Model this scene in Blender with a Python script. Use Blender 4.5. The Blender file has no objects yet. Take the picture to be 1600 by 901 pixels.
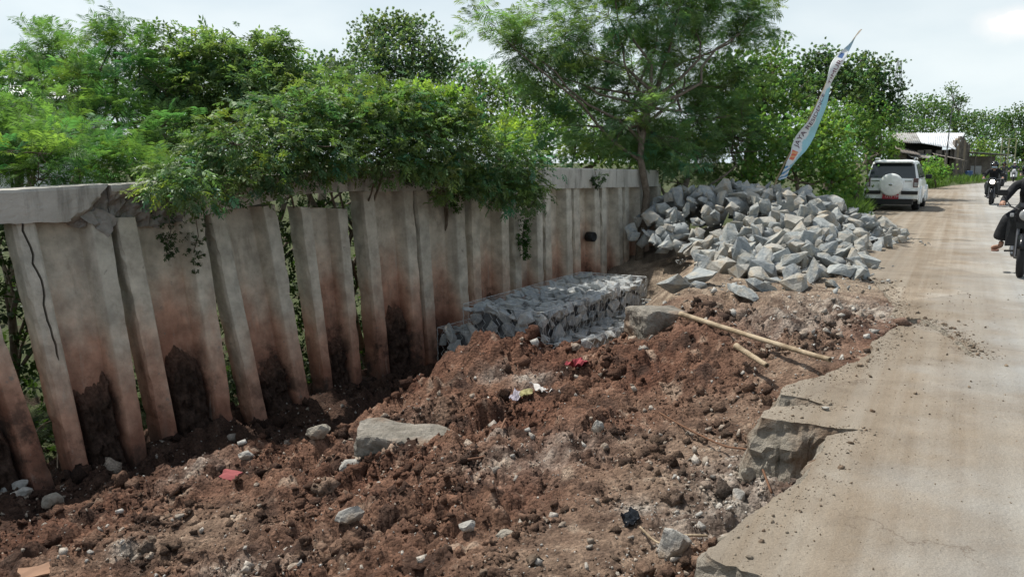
import bpy, bmesh, math, random
import numpy as np
from mathutils import Vector, Matrix, noise as mnoise
R = math.radians
random.seed(11)
rng = np.random.default_rng(11)
sc = bpy.context.scene
C = sc.collection

# ------------------------------------------------------------------ camera
F, PIT, CZ = 1240.0, R(9.03), 1.6          # focal length in photo pixels, pitch, eye height
cam_d = bpy.data.cameras.new('camera')
cam = bpy.data.objects.new('camera', cam_d); C.objects.link(cam)
cam.location = (0, 0, CZ)
cam.rotation_euler = (math.pi / 2 - PIT, 0, 0)
cam_d.sensor_width = 36.0
cam_d.lens = 36.0 * F / 1600.0
cam_d.clip_start = 0.05
cam_d.clip_end = 3000
sc.camera = cam

# ------------------------------------------------------------------ sky and sun
SUN_EL, SUN_AZ = R(60), math.atan2(-0.72, 0.69)      # sun behind the wall, to the left
world = bpy.data.worlds.new('World'); sc.world = world
world.use_nodes = True
wn, wl = world.node_tree.nodes, world.node_tree.links
wn.clear()
w_out = wn.new('ShaderNodeOutputWorld'); w_bg = wn.new('ShaderNodeBackground')
w_sky = wn.new('ShaderNodeTexSky'); w_sky.sky_type = 'NISHITA'; w_sky.sun_disc = False
w_sky.sun_elevation = SUN_EL; w_sky.sun_rotation = SUN_AZ
w_sky.dust_density = 2.5; w_sky.air_density = 1.0; w_sky.ozone_density = 1.0
w_co = wn.new('ShaderNodeTexCoord')
def w_math(op, a, b=None, c=None):
    x = wn.new('ShaderNodeMath'); x.operation = op
    for k, v in enumerate((a, b, c)):
        if v is None: continue
        if isinstance(v, (int, float)): x.inputs[k].default_value = v
        else: wl.new(v, x.inputs[k])
    return x.outputs[0]
def w_range(v, a, b, c, d):
    x = wn.new('ShaderNodeMapRange'); x.interpolation_type = 'SMOOTHSTEP'; wl.new(v, x.inputs['Value'])
    for n_, q in zip(('From Min', 'From Max', 'To Min', 'To Max'), (a, b, c, d)): x.inputs[n_].default_value = q
    return x.outputs['Result']
w_map = wn.new('ShaderNodeMapping'); w_map.inputs['Scale'].default_value = (1.0, 1.0, 2.6); w_map.inputs['Location'].default_value = (0.35, 0.1, 0.0)
wl.new(w_co.outputs['Generated'], w_map.inputs['Vector'])
w_sep = wn.new('ShaderNodeSeparateXYZ'); wl.new(w_co.outputs['Generated'], w_sep.inputs['Vector'])
w_n = wn.new('ShaderNodeTexNoise'); w_n.inputs['Scale'].default_value = 1.9; w_n.inputs['Detail'].default_value = 8; w_n.inputs['Roughness'].default_value = 0.55
w_n2 = wn.new('ShaderNodeTexNoise'); w_n2.inputs['Scale'].default_value = 3.6; w_n2.inputs['Detail'].default_value = 7
wl.new(w_map.outputs['Vector'], w_n.inputs['Vector']); wl.new(w_map.outputs['Vector'], w_n2.inputs['Vector'])
cover = w_range(w_n.outputs['Fac'], 0.42, 0.62, 0.0, 0.85)                 # broken thin cloud
hazeb = w_range(w_sep.outputs['Z'], 0.0, 0.60, 0.92, 0.10)                  # white humid haze towards the horizon
# one small cumulus low over the road
cd = (Vector((0, 0, 0)) + Vector(((1585 - 800.0) / F, math.cos(PIT) + (450.5 - 38) / F * math.sin(PIT), -math.sin(PIT) + (450.5 - 38) / F * math.cos(PIT)))).normalized()
w_df = wn.new('ShaderNodeVectorMath'); w_df.operation = 'SUBTRACT'; wl.new(w_co.outputs['Generated'], w_df.inputs[0]); w_df.inputs[1].default_value = cd
w_sc = wn.new('ShaderNodeVectorMath'); w_sc.operation = 'MULTIPLY'; wl.new(w_df.outputs['Vector'], w_sc.inputs[0]); w_sc.inputs[1].default_value = (1, 1, 2.1)
w_ln = wn.new('ShaderNodeVectorMath'); w_ln.operation = 'LENGTH'; wl.new(w_sc.outputs['Vector'], w_ln.inputs[0])
w_n3 = wn.new('ShaderNodeTexNoise'); w_n3.inputs['Scale'].default_value = 22; w_n3.inputs['Detail'].default_value = 6; wl.new(w_co.outputs['Generated'], w_n3.inputs['Vector'])
puff = w_range(w_math('ADD', w_ln.outputs['Value'], w_math('MULTIPLY', w_math('SUBTRACT', w_n3.outputs['Fac'], 0.5), 0.05)), 0.014, 0.046, 0.95, 0.0)
fac = w_math('MAXIMUM', w_math('MAXIMUM', cover, hazeb), puff)
w_r2 = wn.new('ShaderNodeValToRGB')
w_r2.color_ramp.elements[0].position = 0.32; w_r2.color_ramp.elements[0].color = (6.9, 8.1, 8.7, 1)
w_r2.color_ramp.elements[1].position = 0.64; w_r2.color_ramp.elements[1].color = (8.9, 9.7, 9.9, 1)
wl.new(w_n2.outputs['Fac'], w_r2.inputs['Fac'])
w_pf = wn.new('ShaderNodeMix'); w_pf.data_type = 'RGBA'; w_pf.inputs['B'].default_value = (10.4, 10.5, 10.4, 1)
wl.new(puff, w_pf.inputs['Factor']); wl.new(w_r2.outputs['Color'], w_pf.inputs['A'])
w_mx = wn.new('ShaderNodeMix'); w_mx.data_type = 'RGBA'
wl.new(fac, w_mx.inputs['Factor']); wl.new(w_sky.outputs['Color'], w_mx.inputs['A']); wl.new(w_pf.outputs['Result'], w_mx.inputs['B'])
wl.new(w_mx.outputs['Result'], w_bg.inputs['Color'])
w_bg.inputs['Strength'].default_value = 0.10
wl.new(w_bg.outputs['Background'], w_out.inputs['Surface'])

sun_d = bpy.data.lights.new('sun', 'SUN'); sun_d.energy = 5.0; sun_d.angle = R(0.8)
sun_d.color = (1.0, 0.96, 0.89)
sun = bpy.data.objects.new('sun', sun_d); C.objects.link(sun)
S = Vector((math.sin(SUN_AZ) * math.cos(SUN_EL), math.cos(SUN_AZ) * math.cos(SUN_EL), math.sin(SUN_EL)))
sun.rotation_euler = S.to_track_quat('Z', 'Y').to_euler()
sun.location = S * 60
sc.view_settings.view_transform = 'Standard'
sc.view_settings.look = 'None'
sc.view_settings.exposure = 0.12
sc.view_settings.gamma = 1.0
sc.view_settings.use_curve_mapping = False
sc.cycles.max_bounces = 6
sc.cycles.diffuse_bounces = 3
sc.cycles.glossy_bounces = 2
sc.cycles.transmission_bounces = 4
sc.cycles.transparent_max_bounces = 4

# ------------------------------------------------------------------ measuring helpers
def ray(px, py):
    xc = (px - 800.0) / F; yc = (450.5 - py) / F
    return Vector((xc, math.cos(PIT) + yc * math.sin(PIT), -math.sin(PIT) + yc * math.cos(PIT)))
def at_z(px, py, z):
    d = ray(px, py); t = (z - CZ) / d.z
    return Vector((0, 0, CZ)) + d * t
def at_y(px, py, Y):
    d = ray(px, py); return Vector((0, 0, CZ)) + d * (Y / d.y)
def px_size(Y):                       # metres that one photo pixel covers at depth Y
    return Y / F

# ------------------------------------------------------------------ mesh helpers
def link(o, parent=None):
    C.objects.link(o)
    if parent is not None: o.parent = parent
    return o
def tag(o, label=None, cat=None, group=None, kind=None):
    if label: o['label'] = label
    if cat: o['category'] = cat
    if group: o['group'] = group
    if kind: o['kind'] = kind
    return o
def empty(name, loc=(0, 0, 0), rz=0.0):
    o = bpy.data.objects.new(name, None); o.empty_display_size = 0.1
    C.objects.link(o); o.location = loc; o.rotation_euler = (0, 0, rz)
    return o
def np_mesh(name, V, Fc, mat=None, smooth=False, col=None):
    """V (n,3), Fc (m,k) with k = 3 or 4; col (n,3) becomes the colour attribute 'tint'"""
    V = np.asarray(V, dtype=np.float32); Fc = np.asarray(Fc, dtype=np.int32)
    me = bpy.data.meshes.new(name)
    n, (m, k) = len(V), Fc.shape
    me.vertices.add(n); me.vertices.foreach_set('co', V.ravel())
    me.loops.add(m * k); me.loops.foreach_set('vertex_index', Fc.ravel())
    me.polygons.add(m)
    me.polygons.foreach_set('loop_start', np.arange(0, m * k, k, dtype=np.int32))
    me.polygons.foreach_set('loop_total', np.full(m, k, dtype=np.int32))
    if smooth: me.polygons.foreach_set('use_smooth', np.ones(m, dtype=bool))
    if col is not None:
        at = me.color_attributes.new('tint', 'FLOAT_COLOR', 'POINT')
        c4 = np.ones((n, 4), dtype=np.float32); c4[:, :3] = col
        at.data.foreach_set('color', c4.ravel())
    me.update(calc_edges=True); me.validate()
    if mat: me.materials.append(mat)
    return me
def np_obj(name, V, Fc, mat=None, parent=None, smooth=False, col=None):
    return link(bpy.data.objects.new(name, np_mesh(name, V, Fc, mat, smooth, col)), parent)
class MB:
    """collects simple shapes and links them as one mesh object"""
    def __init__(s): s.bm = bmesh.new()
    def box(s, c, d, rot=None, bev=0.0):
        r = bmesh.ops.create_cube(s.bm, size=1.0)
        M = Matrix.Translation(Vector(c)) @ (rot.to_4x4() if rot is not None else Matrix.Identity(4)) @ Matrix.Diagonal((d[0], d[1], d[2], 1))
        bmesh.ops.transform(s.bm, matrix=M, verts=r['verts'])
        if bev > 0:
            es = list({e for v in r['verts'] for e in v.link_edges})
            bmesh.ops.bevel(s.bm, geom=es, offset=bev, segments=2, profile=0.6, affect='EDGES')
        return s
    def tube(s, pts, rad, seg=8, cap=True):
        pts = [Vector(p) for p in pts]; n = len(pts)
        rads = rad if hasattr(rad, '__len__') else [rad] * n
        rings = []; up = None
        for i, p in enumerate(pts):
            t = (pts[min(i + 1, n - 1)] - pts[max(i - 1, 0)]).normalized()
            if up is None:
                up = Vector((0, 0, 1)) if abs(t.z) < 0.9 else Vector((1, 0, 0))
            a = t.cross(up).normalized(); b = a.cross(t).normalized(); up = b
            rings.append([s.bm.verts.new(p + (a * math.cos(k * 2 * math.pi / seg) + b * math.sin(k * 2 * math.pi / seg)) * rads[i]) for k in range(seg)])
        for i in range(n - 1):
            for k in range(seg):
                s.bm.faces.new((rings[i][k], rings[i][(k + 1) % seg], rings[i + 1][(k + 1) % seg], rings[i + 1][k]))
        if cap:
            s.bm.faces.new(rings[0][::-1]); s.bm.faces.new(rings[-1])
        return s
    def lathe(s, prof, seg=24, M=None):
        """prof list of (radius, height) turned about local z"""
        rings = []
        for r_, h in prof:
            rings.append([s.bm.verts.new((r_ * math.cos(k * 2 * math.pi / seg), r_ * math.sin(k * 2 * math.pi / seg), h)) for k in range(seg)])
        for i in range(len(rings) - 1):
            for k in range(seg):
                s.bm.faces.new((rings[i][k], rings[i][(k + 1) % seg], rings[i + 1][(k + 1) % seg], rings[i + 1][k]))
        s.bm.faces.new(rings[0][::-1]); s.bm.faces.new(rings[-1])
        if M is not None:
            bmesh.ops.transform(s.bm, matrix=M, verts=[v for r_ in rings for v in r_])
        return s
    def poly(s, pts):
        s.bm.faces.new([s.bm.verts.new(p) for p in pts]); return s
    def loft(s, secs, caps=True):
        rr = [[s.bm.verts.new(p) for p in q] for q in secs]; k = len(rr[0])
        for i in range(len(rr) - 1):
            for j in range(k):
                s.bm.faces.new((rr[i][j], rr[i][(j + 1) % k], rr[i + 1][(j + 1) % k], rr[i + 1][j]))
        if caps:
            s.bm.faces.new(rr[0][::-1]); s.bm.faces.new(rr[-1])
        return s
    def build(s, name, mat=None, parent=None, smooth=False):
        bmesh.ops.recalc_face_normals(s.bm, faces=s.bm.faces)
        me = bpy.data.meshes.new(name); s.bm.to_mesh(me); s.bm.free()
        if smooth:
            for p in me.polygons: p.use_smooth = True
        if mat: me.materials.append(mat)
        return link(bpy.data.objects.new(name, me), parent)
def copy_tree(o, parent=None):
    c = o.copy(); C.objects.link(c); c.parent = parent
    for ch in list(o.children): copy_tree(ch, c)
    return c

# ------------------------------------------------------------------ noise on arrays
_perm = rng.permutation(512)
def _grad(ix, iy, fx, fy):
    h = _perm[(ix + _perm[iy & 511]) & 511] & 7
    a = h * (math.pi / 4) + 0.4
    return np.cos(a) * fx + np.sin(a) * fy
def perlin(x, y):
    ix = np.floor(x).astype(np.int64); iy = np.floor(y).astype(np.int64)
    fx, fy = x - ix, y - iy
    u = fx * fx * fx * (fx * (fx * 6 - 15) + 10); v = fy * fy * fy * (fy * (fy * 6 - 15) + 10)
    a = _grad(ix, iy, fx, fy); b = _grad(ix + 1, iy, fx - 1, fy)
    c = _grad(ix, iy + 1, fx, fy - 1); d = _grad(ix + 1, iy + 1, fx - 1, fy - 1)
    return (a + u * (b - a)) * (1 - v) + (c + u * (d - c)) * v
def fbm(x, y, sc_, oc=4, gain=0.5):
    o = np.zeros_like(x); a = 1.0; f = 1.0 / sc_
    for i in range(oc):
        o += a * perlin(x * f + 17.3 * i, y * f - 9.1 * i); a *= gain; f *= 2.03
    return o
def worley(x, y, sc_, seed=0.0):
    """rounded lumps: height 0..1 of the nearest random dome"""
    X, Y = x / sc_, y / sc_; ix = np.floor(X).astype(np.int64); iy = np.floor(Y).astype(np.int64); best = np.zeros_like(x)
    for dx in (-1, 0, 1):
        for dy in (-1, 0, 1):
            cx, cy = ix + dx, iy + dy; h = _perm[(cx + int(seed) + _perm[cy & 511]) & 511]
            px_ = cx + (h % 17) / 17.0; py_ = cy + ((h * 7) % 23) / 23.0; r_ = 0.42 + 0.40 * ((h * 13) % 29) / 29.0
            d2 = ((X - px_) ** 2 + (Y - py_) ** 2) / (r_ * r_)
            best = np.maximum(best, np.sqrt(np.maximum(0, 1 - d2)) * r_ * (0.5 + ((h * 5) % 31) / 40.0))
    return best
def smooth(a, b, x):
    t = np.clip((x - a) / (b - a), 0, 1); return t * t * (3 - 2 * t)

# ------------------------------------------------------------------ materials
def nodes_of(name):
    m = bpy.data.materials.new(name); m.use_nodes = True
    nt = m.node_tree; b = nt.nodes['Principled BSDF']
    return m, nt.nodes, nt.links, b
def rgba(c): return (c[0], c[1], c[2], 1.0)
def mat_noise(name, c1, c2, scale=6.0, rough=0.85, bump=0.0, bscale=None, metal=0.0, detail=6, c3=None, s3=1.5, spec=0.3, coat=0.0):
    m, N, L, b = nodes_of(name)
    tc = N.new('ShaderNodeTexCoord')
    n = N.new('ShaderNodeTexNoise'); n.inputs['Scale'].default_value = scale; n.inputs['Detail'].default_value = detail
    n.inputs['Roughness'].default_value = 0.6
    L.new(tc.outputs['Object'], n.inputs['Vector'])
    r = N.new('ShaderNodeValToRGB'); r.color_ramp.elements[0].color = rgba(c1); r.color_ramp.elements[1].color = rgba(c2)
    r.color_ramp.elements[0].position = 0.35; r.color_ramp.elements[1].position = 0.68
    L.new(n.outputs['Fac'], r.inputs['Fac']); out = r.outputs['Color']
    if c3 is not None:
        n3 = N.new('ShaderNodeTexNoise'); n3.inputs['Scale'].default_value = s3; n3.inputs['Detail'].default_value = 5
        L.new(tc.outputs['Object'], n3.inputs['Vector'])
        r3 = N.new('ShaderNodeValToRGB'); r3.color_ramp.elements[0].position = 0.5; r3.color_ramp.elements[1].position = 0.68
        L.new(n3.outputs['Fac'], r3.inputs['Fac'])
        mx = N.new('ShaderNodeMix'); mx.data_type = 'RGBA'; mx.inputs['B'].default_value = rgba(c3)
        L.new(r3.outputs['Color'], mx.inputs['Factor']); L.new(out, mx.inputs['A']); out = mx.outputs['Result']
    L.new(out, b.inputs['Base Color'])
    b.inputs['Roughness'].default_value = rough; b.inputs['Metallic'].default_value = metal
    b.inputs['Specular IOR Level'].default_value = spec
    if coat: b.inputs['Coat Weight'].default_value = coat; b.inputs['Coat Roughness'].default_value = 0.12
    if bump:
        nb = N.new('ShaderNodeTexNoise'); nb.inputs['Scale'].default_value = bscale or scale * 3; nb.inputs['Detail'].default_value = 8
        nb.inputs['Roughness'].default_value = 0.65
        L.new(tc.outputs['Object'], nb.inputs['Vector'])
        bp = N.new('ShaderNodeBump'); bp.inputs['Strength'].default_value = 1.0; bp.inputs['Distance'].default_value = bump
        L.new(nb.outputs['Fac'], bp.inputs['Height']); L.new(bp.outputs['Normal'], b.inputs['Normal'])
    return m
def mat_plain(name, c, rough=0.5, metal=0.0, **k):
    return mat_noise(name, tuple(x * 0.9 for x in c), tuple(min(1, x * 1.08) for x in c), 9.0, rough, metal=metal, **k)
def mat_tint(name, rough=0.95, bump=0.01, bscale=60.0, nscale=30.0, amp=0.5):
    """colour from the attribute 'tint' broken up with two noises"""
    m, N, L, b = nodes_of(name)
    at = N.new('ShaderNodeAttribute'); at.attribute_name = 'tint'
    tc = N.new('ShaderNodeTexCoord')
    n = N.new('ShaderNodeTexNoise'); n.inputs['Scale'].default_value = nscale; n.inputs['Detail'].default_value = 8; n.inputs['Roughness'].default_value = 0.7
    L.new(tc.outputs['Object'], n.inputs['Vector'])
    mr = N.new('ShaderNodeMapRange'); mr.inputs['From Min'].default_value = 0.3; mr.inputs['From Max'].default_value = 0.7
    mr.inputs['To Min'].default_value = 1.0 - amp; mr.inputs['To Max'].default_value = 1.0 + amp
    L.new(n.outputs['Fac'], mr.inputs['Value'])
    vm = N.new('ShaderNodeVectorMath'); vm.operation = 'SCALE'
    L.new(at.outputs['Color'], vm.inputs[0]); L.new(mr.outputs['Result'], vm.inputs['Scale'])
    L.new(vm.outputs['Vector'], b.inputs['Base Color'])
    b.inputs['Roughness'].default_value = rough; b.inputs['Specular IOR Level'].default_value = 0.2
    if bump:
        nb = N.new('ShaderNodeTexNoise'); nb.inputs['Scale'].default_value = bscale; nb.inputs['Detail'].default_value = 9; nb.inputs['Roughness'].default_value = 0.7
        L.new(tc.outputs['Object'], nb.inputs['Vector'])
        nb2 = N.new('ShaderNodeTexVoronoi'); nb2.inputs['Scale'].default_value = bscale * .55
        L.new(tc.outputs['Object'], nb2.inputs['Vector'])
        ad = N.new('ShaderNodeMath'); ad.operation = 'MULTIPLY_ADD'; ad.inputs[1].default_value = -0.8; L.new(nb2.outputs['Distance'], ad.inputs[0]); L.new(nb.outputs['Fac'], ad.inputs[2])
        bp = N.new('ShaderNodeBump'); bp.inputs['Distance'].default_value = bump
        L.new(ad.outputs[0], bp.inputs['Height']); L.new(bp.outputs['Normal'], b.inputs['Normal'])
    return m

# ================================================================== THE SETTING
WD = Vector((0.65, 0.76, 0)).normalized()            # run of the retaining wall
WN = Vector((WD.y, -WD.x, 0))                        # its face, towards the road
WP = Vector((-5.1, 8.0, 0))
def wall_hit(px, py, off=0.0):
    d = ray(px, py); o = WP + WN * off
    t = (o.x * WN.x + o.y * WN.y) / (d.x * WN.x + d.y * WN.y)
    return Vector((0, 0, CZ)) + d * t
def wall_s(p): return (p.x - WP.x) * WD.x + (p.y - WP.y) * WD.y
def lean(s): return float(np.interp(s, [-2, 0, 2, 4, 5.5, 8], [0.62, 0.56, 0.48, 0.30, 0.17, 0.03]))

# ---- road outline on the ground (left edge broken away), measured on the picture
edge_px = [(1260, 960), (1215, 920), (1185, 897), (1150, 884), (1112, 872), (1103, 862), (1118, 852), (1135, 838), (1146, 826), (1172, 804), (1190, 792),
           (1214, 774), (1244, 757), (1262, 738), (1276, 712), (1288, 690), (1300, 679), (1342, 671), (1300, 667), (1262, 661), (1222, 656),
           (1190, 652), (1192, 643), (1214, 634), (1250, 632), (1302, 634), (1262, 623), (1220, 616), (1224, 604), (1250, 594), (1290, 586),
           (1312, 574), (1345, 560), (1362, 548), (1366, 532), (1384, 520), (1402, 509), (1440, 505), (1468, 519), (1492, 536), (1512, 553), (1521, 557),
           (1512, 545), (1490, 526), (1470, 511), (1438, 497), (1404, 499), (1392, 489), (1402, 478)]
edge_w = [at_z(x, y, 0.0) for x, y in edge_px]
left_far = [(4.9, 10.6), (5.3, 12.2), (6.0, 14.0), (7.6, 17.5), (9.6, 21.5), (11.6, 25.6), (14.5, 31), (19.0, 39), (24.5, 47.5), (30.5, 55.5), (40, 66), (54, 79), (75, 96), (110, 122)]
right_far = [(113, 116), (78, 90), (58, 73), (44, 59.5), (35, 49), (29.3, 42), (24.5, 34.5), (20.2, 27), (16.0, 19.5), (11.8, 12), (8.3, 6), (6.2, 2), (4.2, -2), (1.0, -8), (-0.6, -8), (0.1, -1.5), (0.35, 0.8), (0.72, 2.0)]
def densify(pts, step, jit):
    out = []
    n = len(pts)
    for i in range(n - 1):
        a, b = Vector(pts[i][:2]), Vector(pts[i + 1][:2]); L_ = (b - a).length
        k = max(1, int(L_ / step)); nn = Vector((-(b - a).y, (b - a).x)).normalized() if L_ > 0 else Vector((0, 0))
        for j in range(k):
            p = a.lerp(b, j / k)
            q = mnoise.noise(Vector((p.x * 5, p.y * 5, 3.1))) * jit + mnoise.noise(Vector((p.x * 23, p.y * 23, 1.1))) * jit * 0.5
            out.append(p + nn * (q if j else 0))
    out.append(Vector(pts[-1][:2])); return out
near_edge = densify([(0.72, 2.0)] + [(p.x, p.y) for p in edge_w] + [left_far[0], left_far[1], left_far[2]], 0.028, 0.03)
road_poly = near_edge[:-1] + [Vector(p) for p in left_far[2:]] + [Vector(p) for p in right_far]
rp = np.array([(p.x, p.y) for p in road_poly])
def in_poly(x, y, poly):
    ins = np.zeros(x.shape, dtype=bool); n = len(poly); j = n - 1
    for i in range(n):
        xi, yi = poly[i]; xj, yj = poly[j]
        if yi != yj:
            c = ((yi > y) != (yj > y)) & (x < (xj - xi) * (y - yi) / (yj - yi) + xi)
            ins ^= c
        j = i
    return ins
_sl = [at_z(x, y, 0.0) for x, y in ((1436, 501), (1469, 515), (1491, 531), (1512, 549), (1521, 557))]
slit = [tuple(_sl[i].lerp(_sl[i + 1], k / 8)[:2]) for i in range(4) for k in range(9)]       # the open crack: no soil stands in it
rp_coarse = np.array([(p.x, p.y) for p in edge_w] + left_far + right_far)

# ---- ground heights: thin plate spline through measured points
ctl = []
def cp(px, py, z): p = at_z(px, py, z); ctl.append((p.x, p.y, z))
for a in [(-60, 901, -1.2), (0, 901, -1.15), (200, 901, -1.0), (400, 901, -0.85), (600, 901, -0.72), (800, 901, -0.58), (1000, 901, -0.48), (1085, 895, -0.36),
          (-40, 800, -1.38), (60, 780, -1.42), (200, 800, -1.22), (400, 800, -1.02), (600, 790, -0.86), (800, 770, -0.66), (1000, 790, -0.52), (1100, 800, -0.45), (1180, 770, -0.40),
          (150, 745, -1.48), (300, 725, -1.15), (250, 760, -1.25), (400, 715, -1.02), (450, 722, -1.02), (520, 705, -1.04), (560, 705, -1.06),
          (590, 640, -0.80), (640, 605, -0.72), (700, 572, -0.66), (760, 556, -0.56), (830, 553, -0.52), (900, 550, -0.47), (960, 535, -0.36), (1010, 520, -0.24), (1060, 500, -0.08),
          (650, 690, -0.84), (700, 660, -0.76), (750, 620, -0.66), (850, 610, -0.55), (900, 650, -0.52), (800, 690, -0.64), (950, 600, -0.42), (1000, 580, -0.32), (1000, 650, -0.46), (1000, 720, -0.48),
          (1060, 560, -0.20), (1120, 530, -0.08), (1200, 520, -0.03), (1300, 500, -0.02), (1380, 500, -0.01), (1340, 545, -0.03), (1280, 570, -0.10), (1200, 580, -0.20), (1120, 600, -0.30), (1190, 625, -0.32),
          (1100, 660, -0.42), (1170, 690, -0.42), (1100, 730, -0.46), (1210, 740, -0.36), (1250, 745, -0.34), (1160, 640, -0.36), (1240, 606, -0.25),
          (1060, 470, -0.01), (1150, 480, 0.0), (1250, 470, 0.0), (1340, 460, 0.0), (1100, 430, 0.0), (1200, 420, 0.0), (1330, 400, 0.0), (1125, 402, 0.0)]:
    cp(*a)
for x, y, z in [(-0.9, 10.1, -1.45), (-0.2, 9.7, -1.4), (0.4, 9.35, -1.3), (1.0, 9.5, -1.1), (-1.6, 10.6, -1.5), (-2.4, 9.6, -1.5), (2.0, 11.3, -0.95), (2.9, 13.8, -0.75),
                (2.4, 15.4, -0.55), (3.4, 15.0, -0.25), (3.0, 16.8, -0.30), (4.5, 17, 0), (4.0, 19.5, 0.0), (6, 22, 0), (7, 17, 0), (1.2, 12, -1.3), (1.9, 13.6, -1.2), (-0.5, 12.2, -1.45),
                (-2.7, 10.3, -1.52), (-3.9, 8.9, -1.55), (-5.0, 7.3, -1.58), (-6.5, 5.6, -1.6), (-4.5, 4.0, -1.2), (-2.5, 2.6, -0.95), (-0.8, 1.2, -0.6), (-6.5, 2.0, -1.5), (-3, -1, -0.9), (0, -2, -0.4),
                (-4.3, 7.6, -1.55), (-3.3, 8.7, -1.52), (-2.0, 9.3, -1.48), (1.6, 10.2, -0.75), (1.3, 8.6, -0.25), (-2.35, 8.7, -1.54), (-1.75, 8.9, -1.52), (-3.0, 8.0, -1.52), (-2.1, 8.2, -1.40), (-1.8, 8.0, -1.28), (-1.35, 8.6, -1.25), (-0.8, 9.0, -1.25), (-3.6, 7.4, -1.48), (2.3, 10.9, -0.45), (2.0, 10.2, -0.20), (2.6, 11.9, -0.2), (3.0, 13.0, -0.05)]:
    ctl.append((x, y, z))
ctl = np.array(ctl)
def tps_fit(P, lam=0.004):
    n = len(P); d2 = ((P[:, None, :2] - P[None, :, :2]) ** 2).sum(-1)
    K = 0.5 * d2 * np.log(d2 + 1e-9) + lam * np.eye(n)
    Q = np.hstack([np.ones((n, 1)), P[:, :2]])
    A = np.block([[K, Q], [Q.T, np.zeros((3, 3))]])
    return np.linalg.solve(A, np.concatenate([P[:, 2], np.zeros(3)]))
TW = tps_fit(ctl)
def tps(x, y):
    o = TW[-3] + TW[-2] * x + TW[-1] * y
    for i in range(len(ctl)):
        d2 = (x - ctl[i, 0]) ** 2 + (y - ctl[i, 1]) ** 2
        o = o + TW[i] * 0.5 * d2 * np.log(d2 + 1e-9)
    return o
blobs = {}
def blob(kind, px, py, z, r, w=1.0):
    p = at_z(px, py, z); blobs.setdefault(kind, []).append((p.x, p.y, r, w))
for a in [(1150, 640, -.36, .45), (1080, 690, -.43, .55), (1000, 760, -.5, .55), (1120, 620, -.3, .3), (900, 830, -.55, .6), (860, 870, -.55, .5), (1010, 690, -.47, .35), (300, 830, -1.05, .5), (1240, 575, -.15, .4)]: blob('smooth', *a)
for a in [(1200, 740, -.4, .38, 1), (1150, 790, -.42, .32, .9), (1090, 800, -.45, .25, .7), (1340, 480, 0, .6, .9), (1250, 500, 0, .6, .6), (1400, 490, 0, .5, .7), (870, 700, -.55, .35, .5), (780, 720, -.66, .3, .5), (370, 880, -.85, .25, .7), (200, 855, -1.05, .12, .9), (15, 735, -1.45, .3, 1),
          (770, 595, -.6, .14, .7), (830, 595, -.55, .18, .9), (770, 675, -.64, .16, .7), (600, 665, -.8, .3, .3), (1000, 790, -.5, .14, .9), (300, 745, -1.15, .3, .5)]: blob('gray', *a)
for a in [(1140, 700, -.42, .5, .7), (1000, 860, -.5, .5, .8), (900, 880, -.55, .4, .7), (1050, 760, -.48, .4, .6), (1000, 620, -.4, .25, .4), (1200, 470, 0, 1.2, 1), (1250, 540, -.03, .5, .6), (1080, 480, -.02, .4, .9), (1300, 430, 0, 1.5, 1), (300, 840, -1.0, .6, .6), (500, 850, -.85, .5, .4), (100, 880, -1.1, .5, .5), (690, 650, -.75, .2, .5)]: blob('tan', *a)
def mask(kind, x, y):
    m = np.zeros_like(x)
    for bx, by, r_, w in blobs[kind]:
        m = np.maximum(m, w * np.exp(-(((x - bx) ** 2 + (y - by) ** 2) / (r_ * r_))))
    return np.clip(m, 0, 1)
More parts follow.
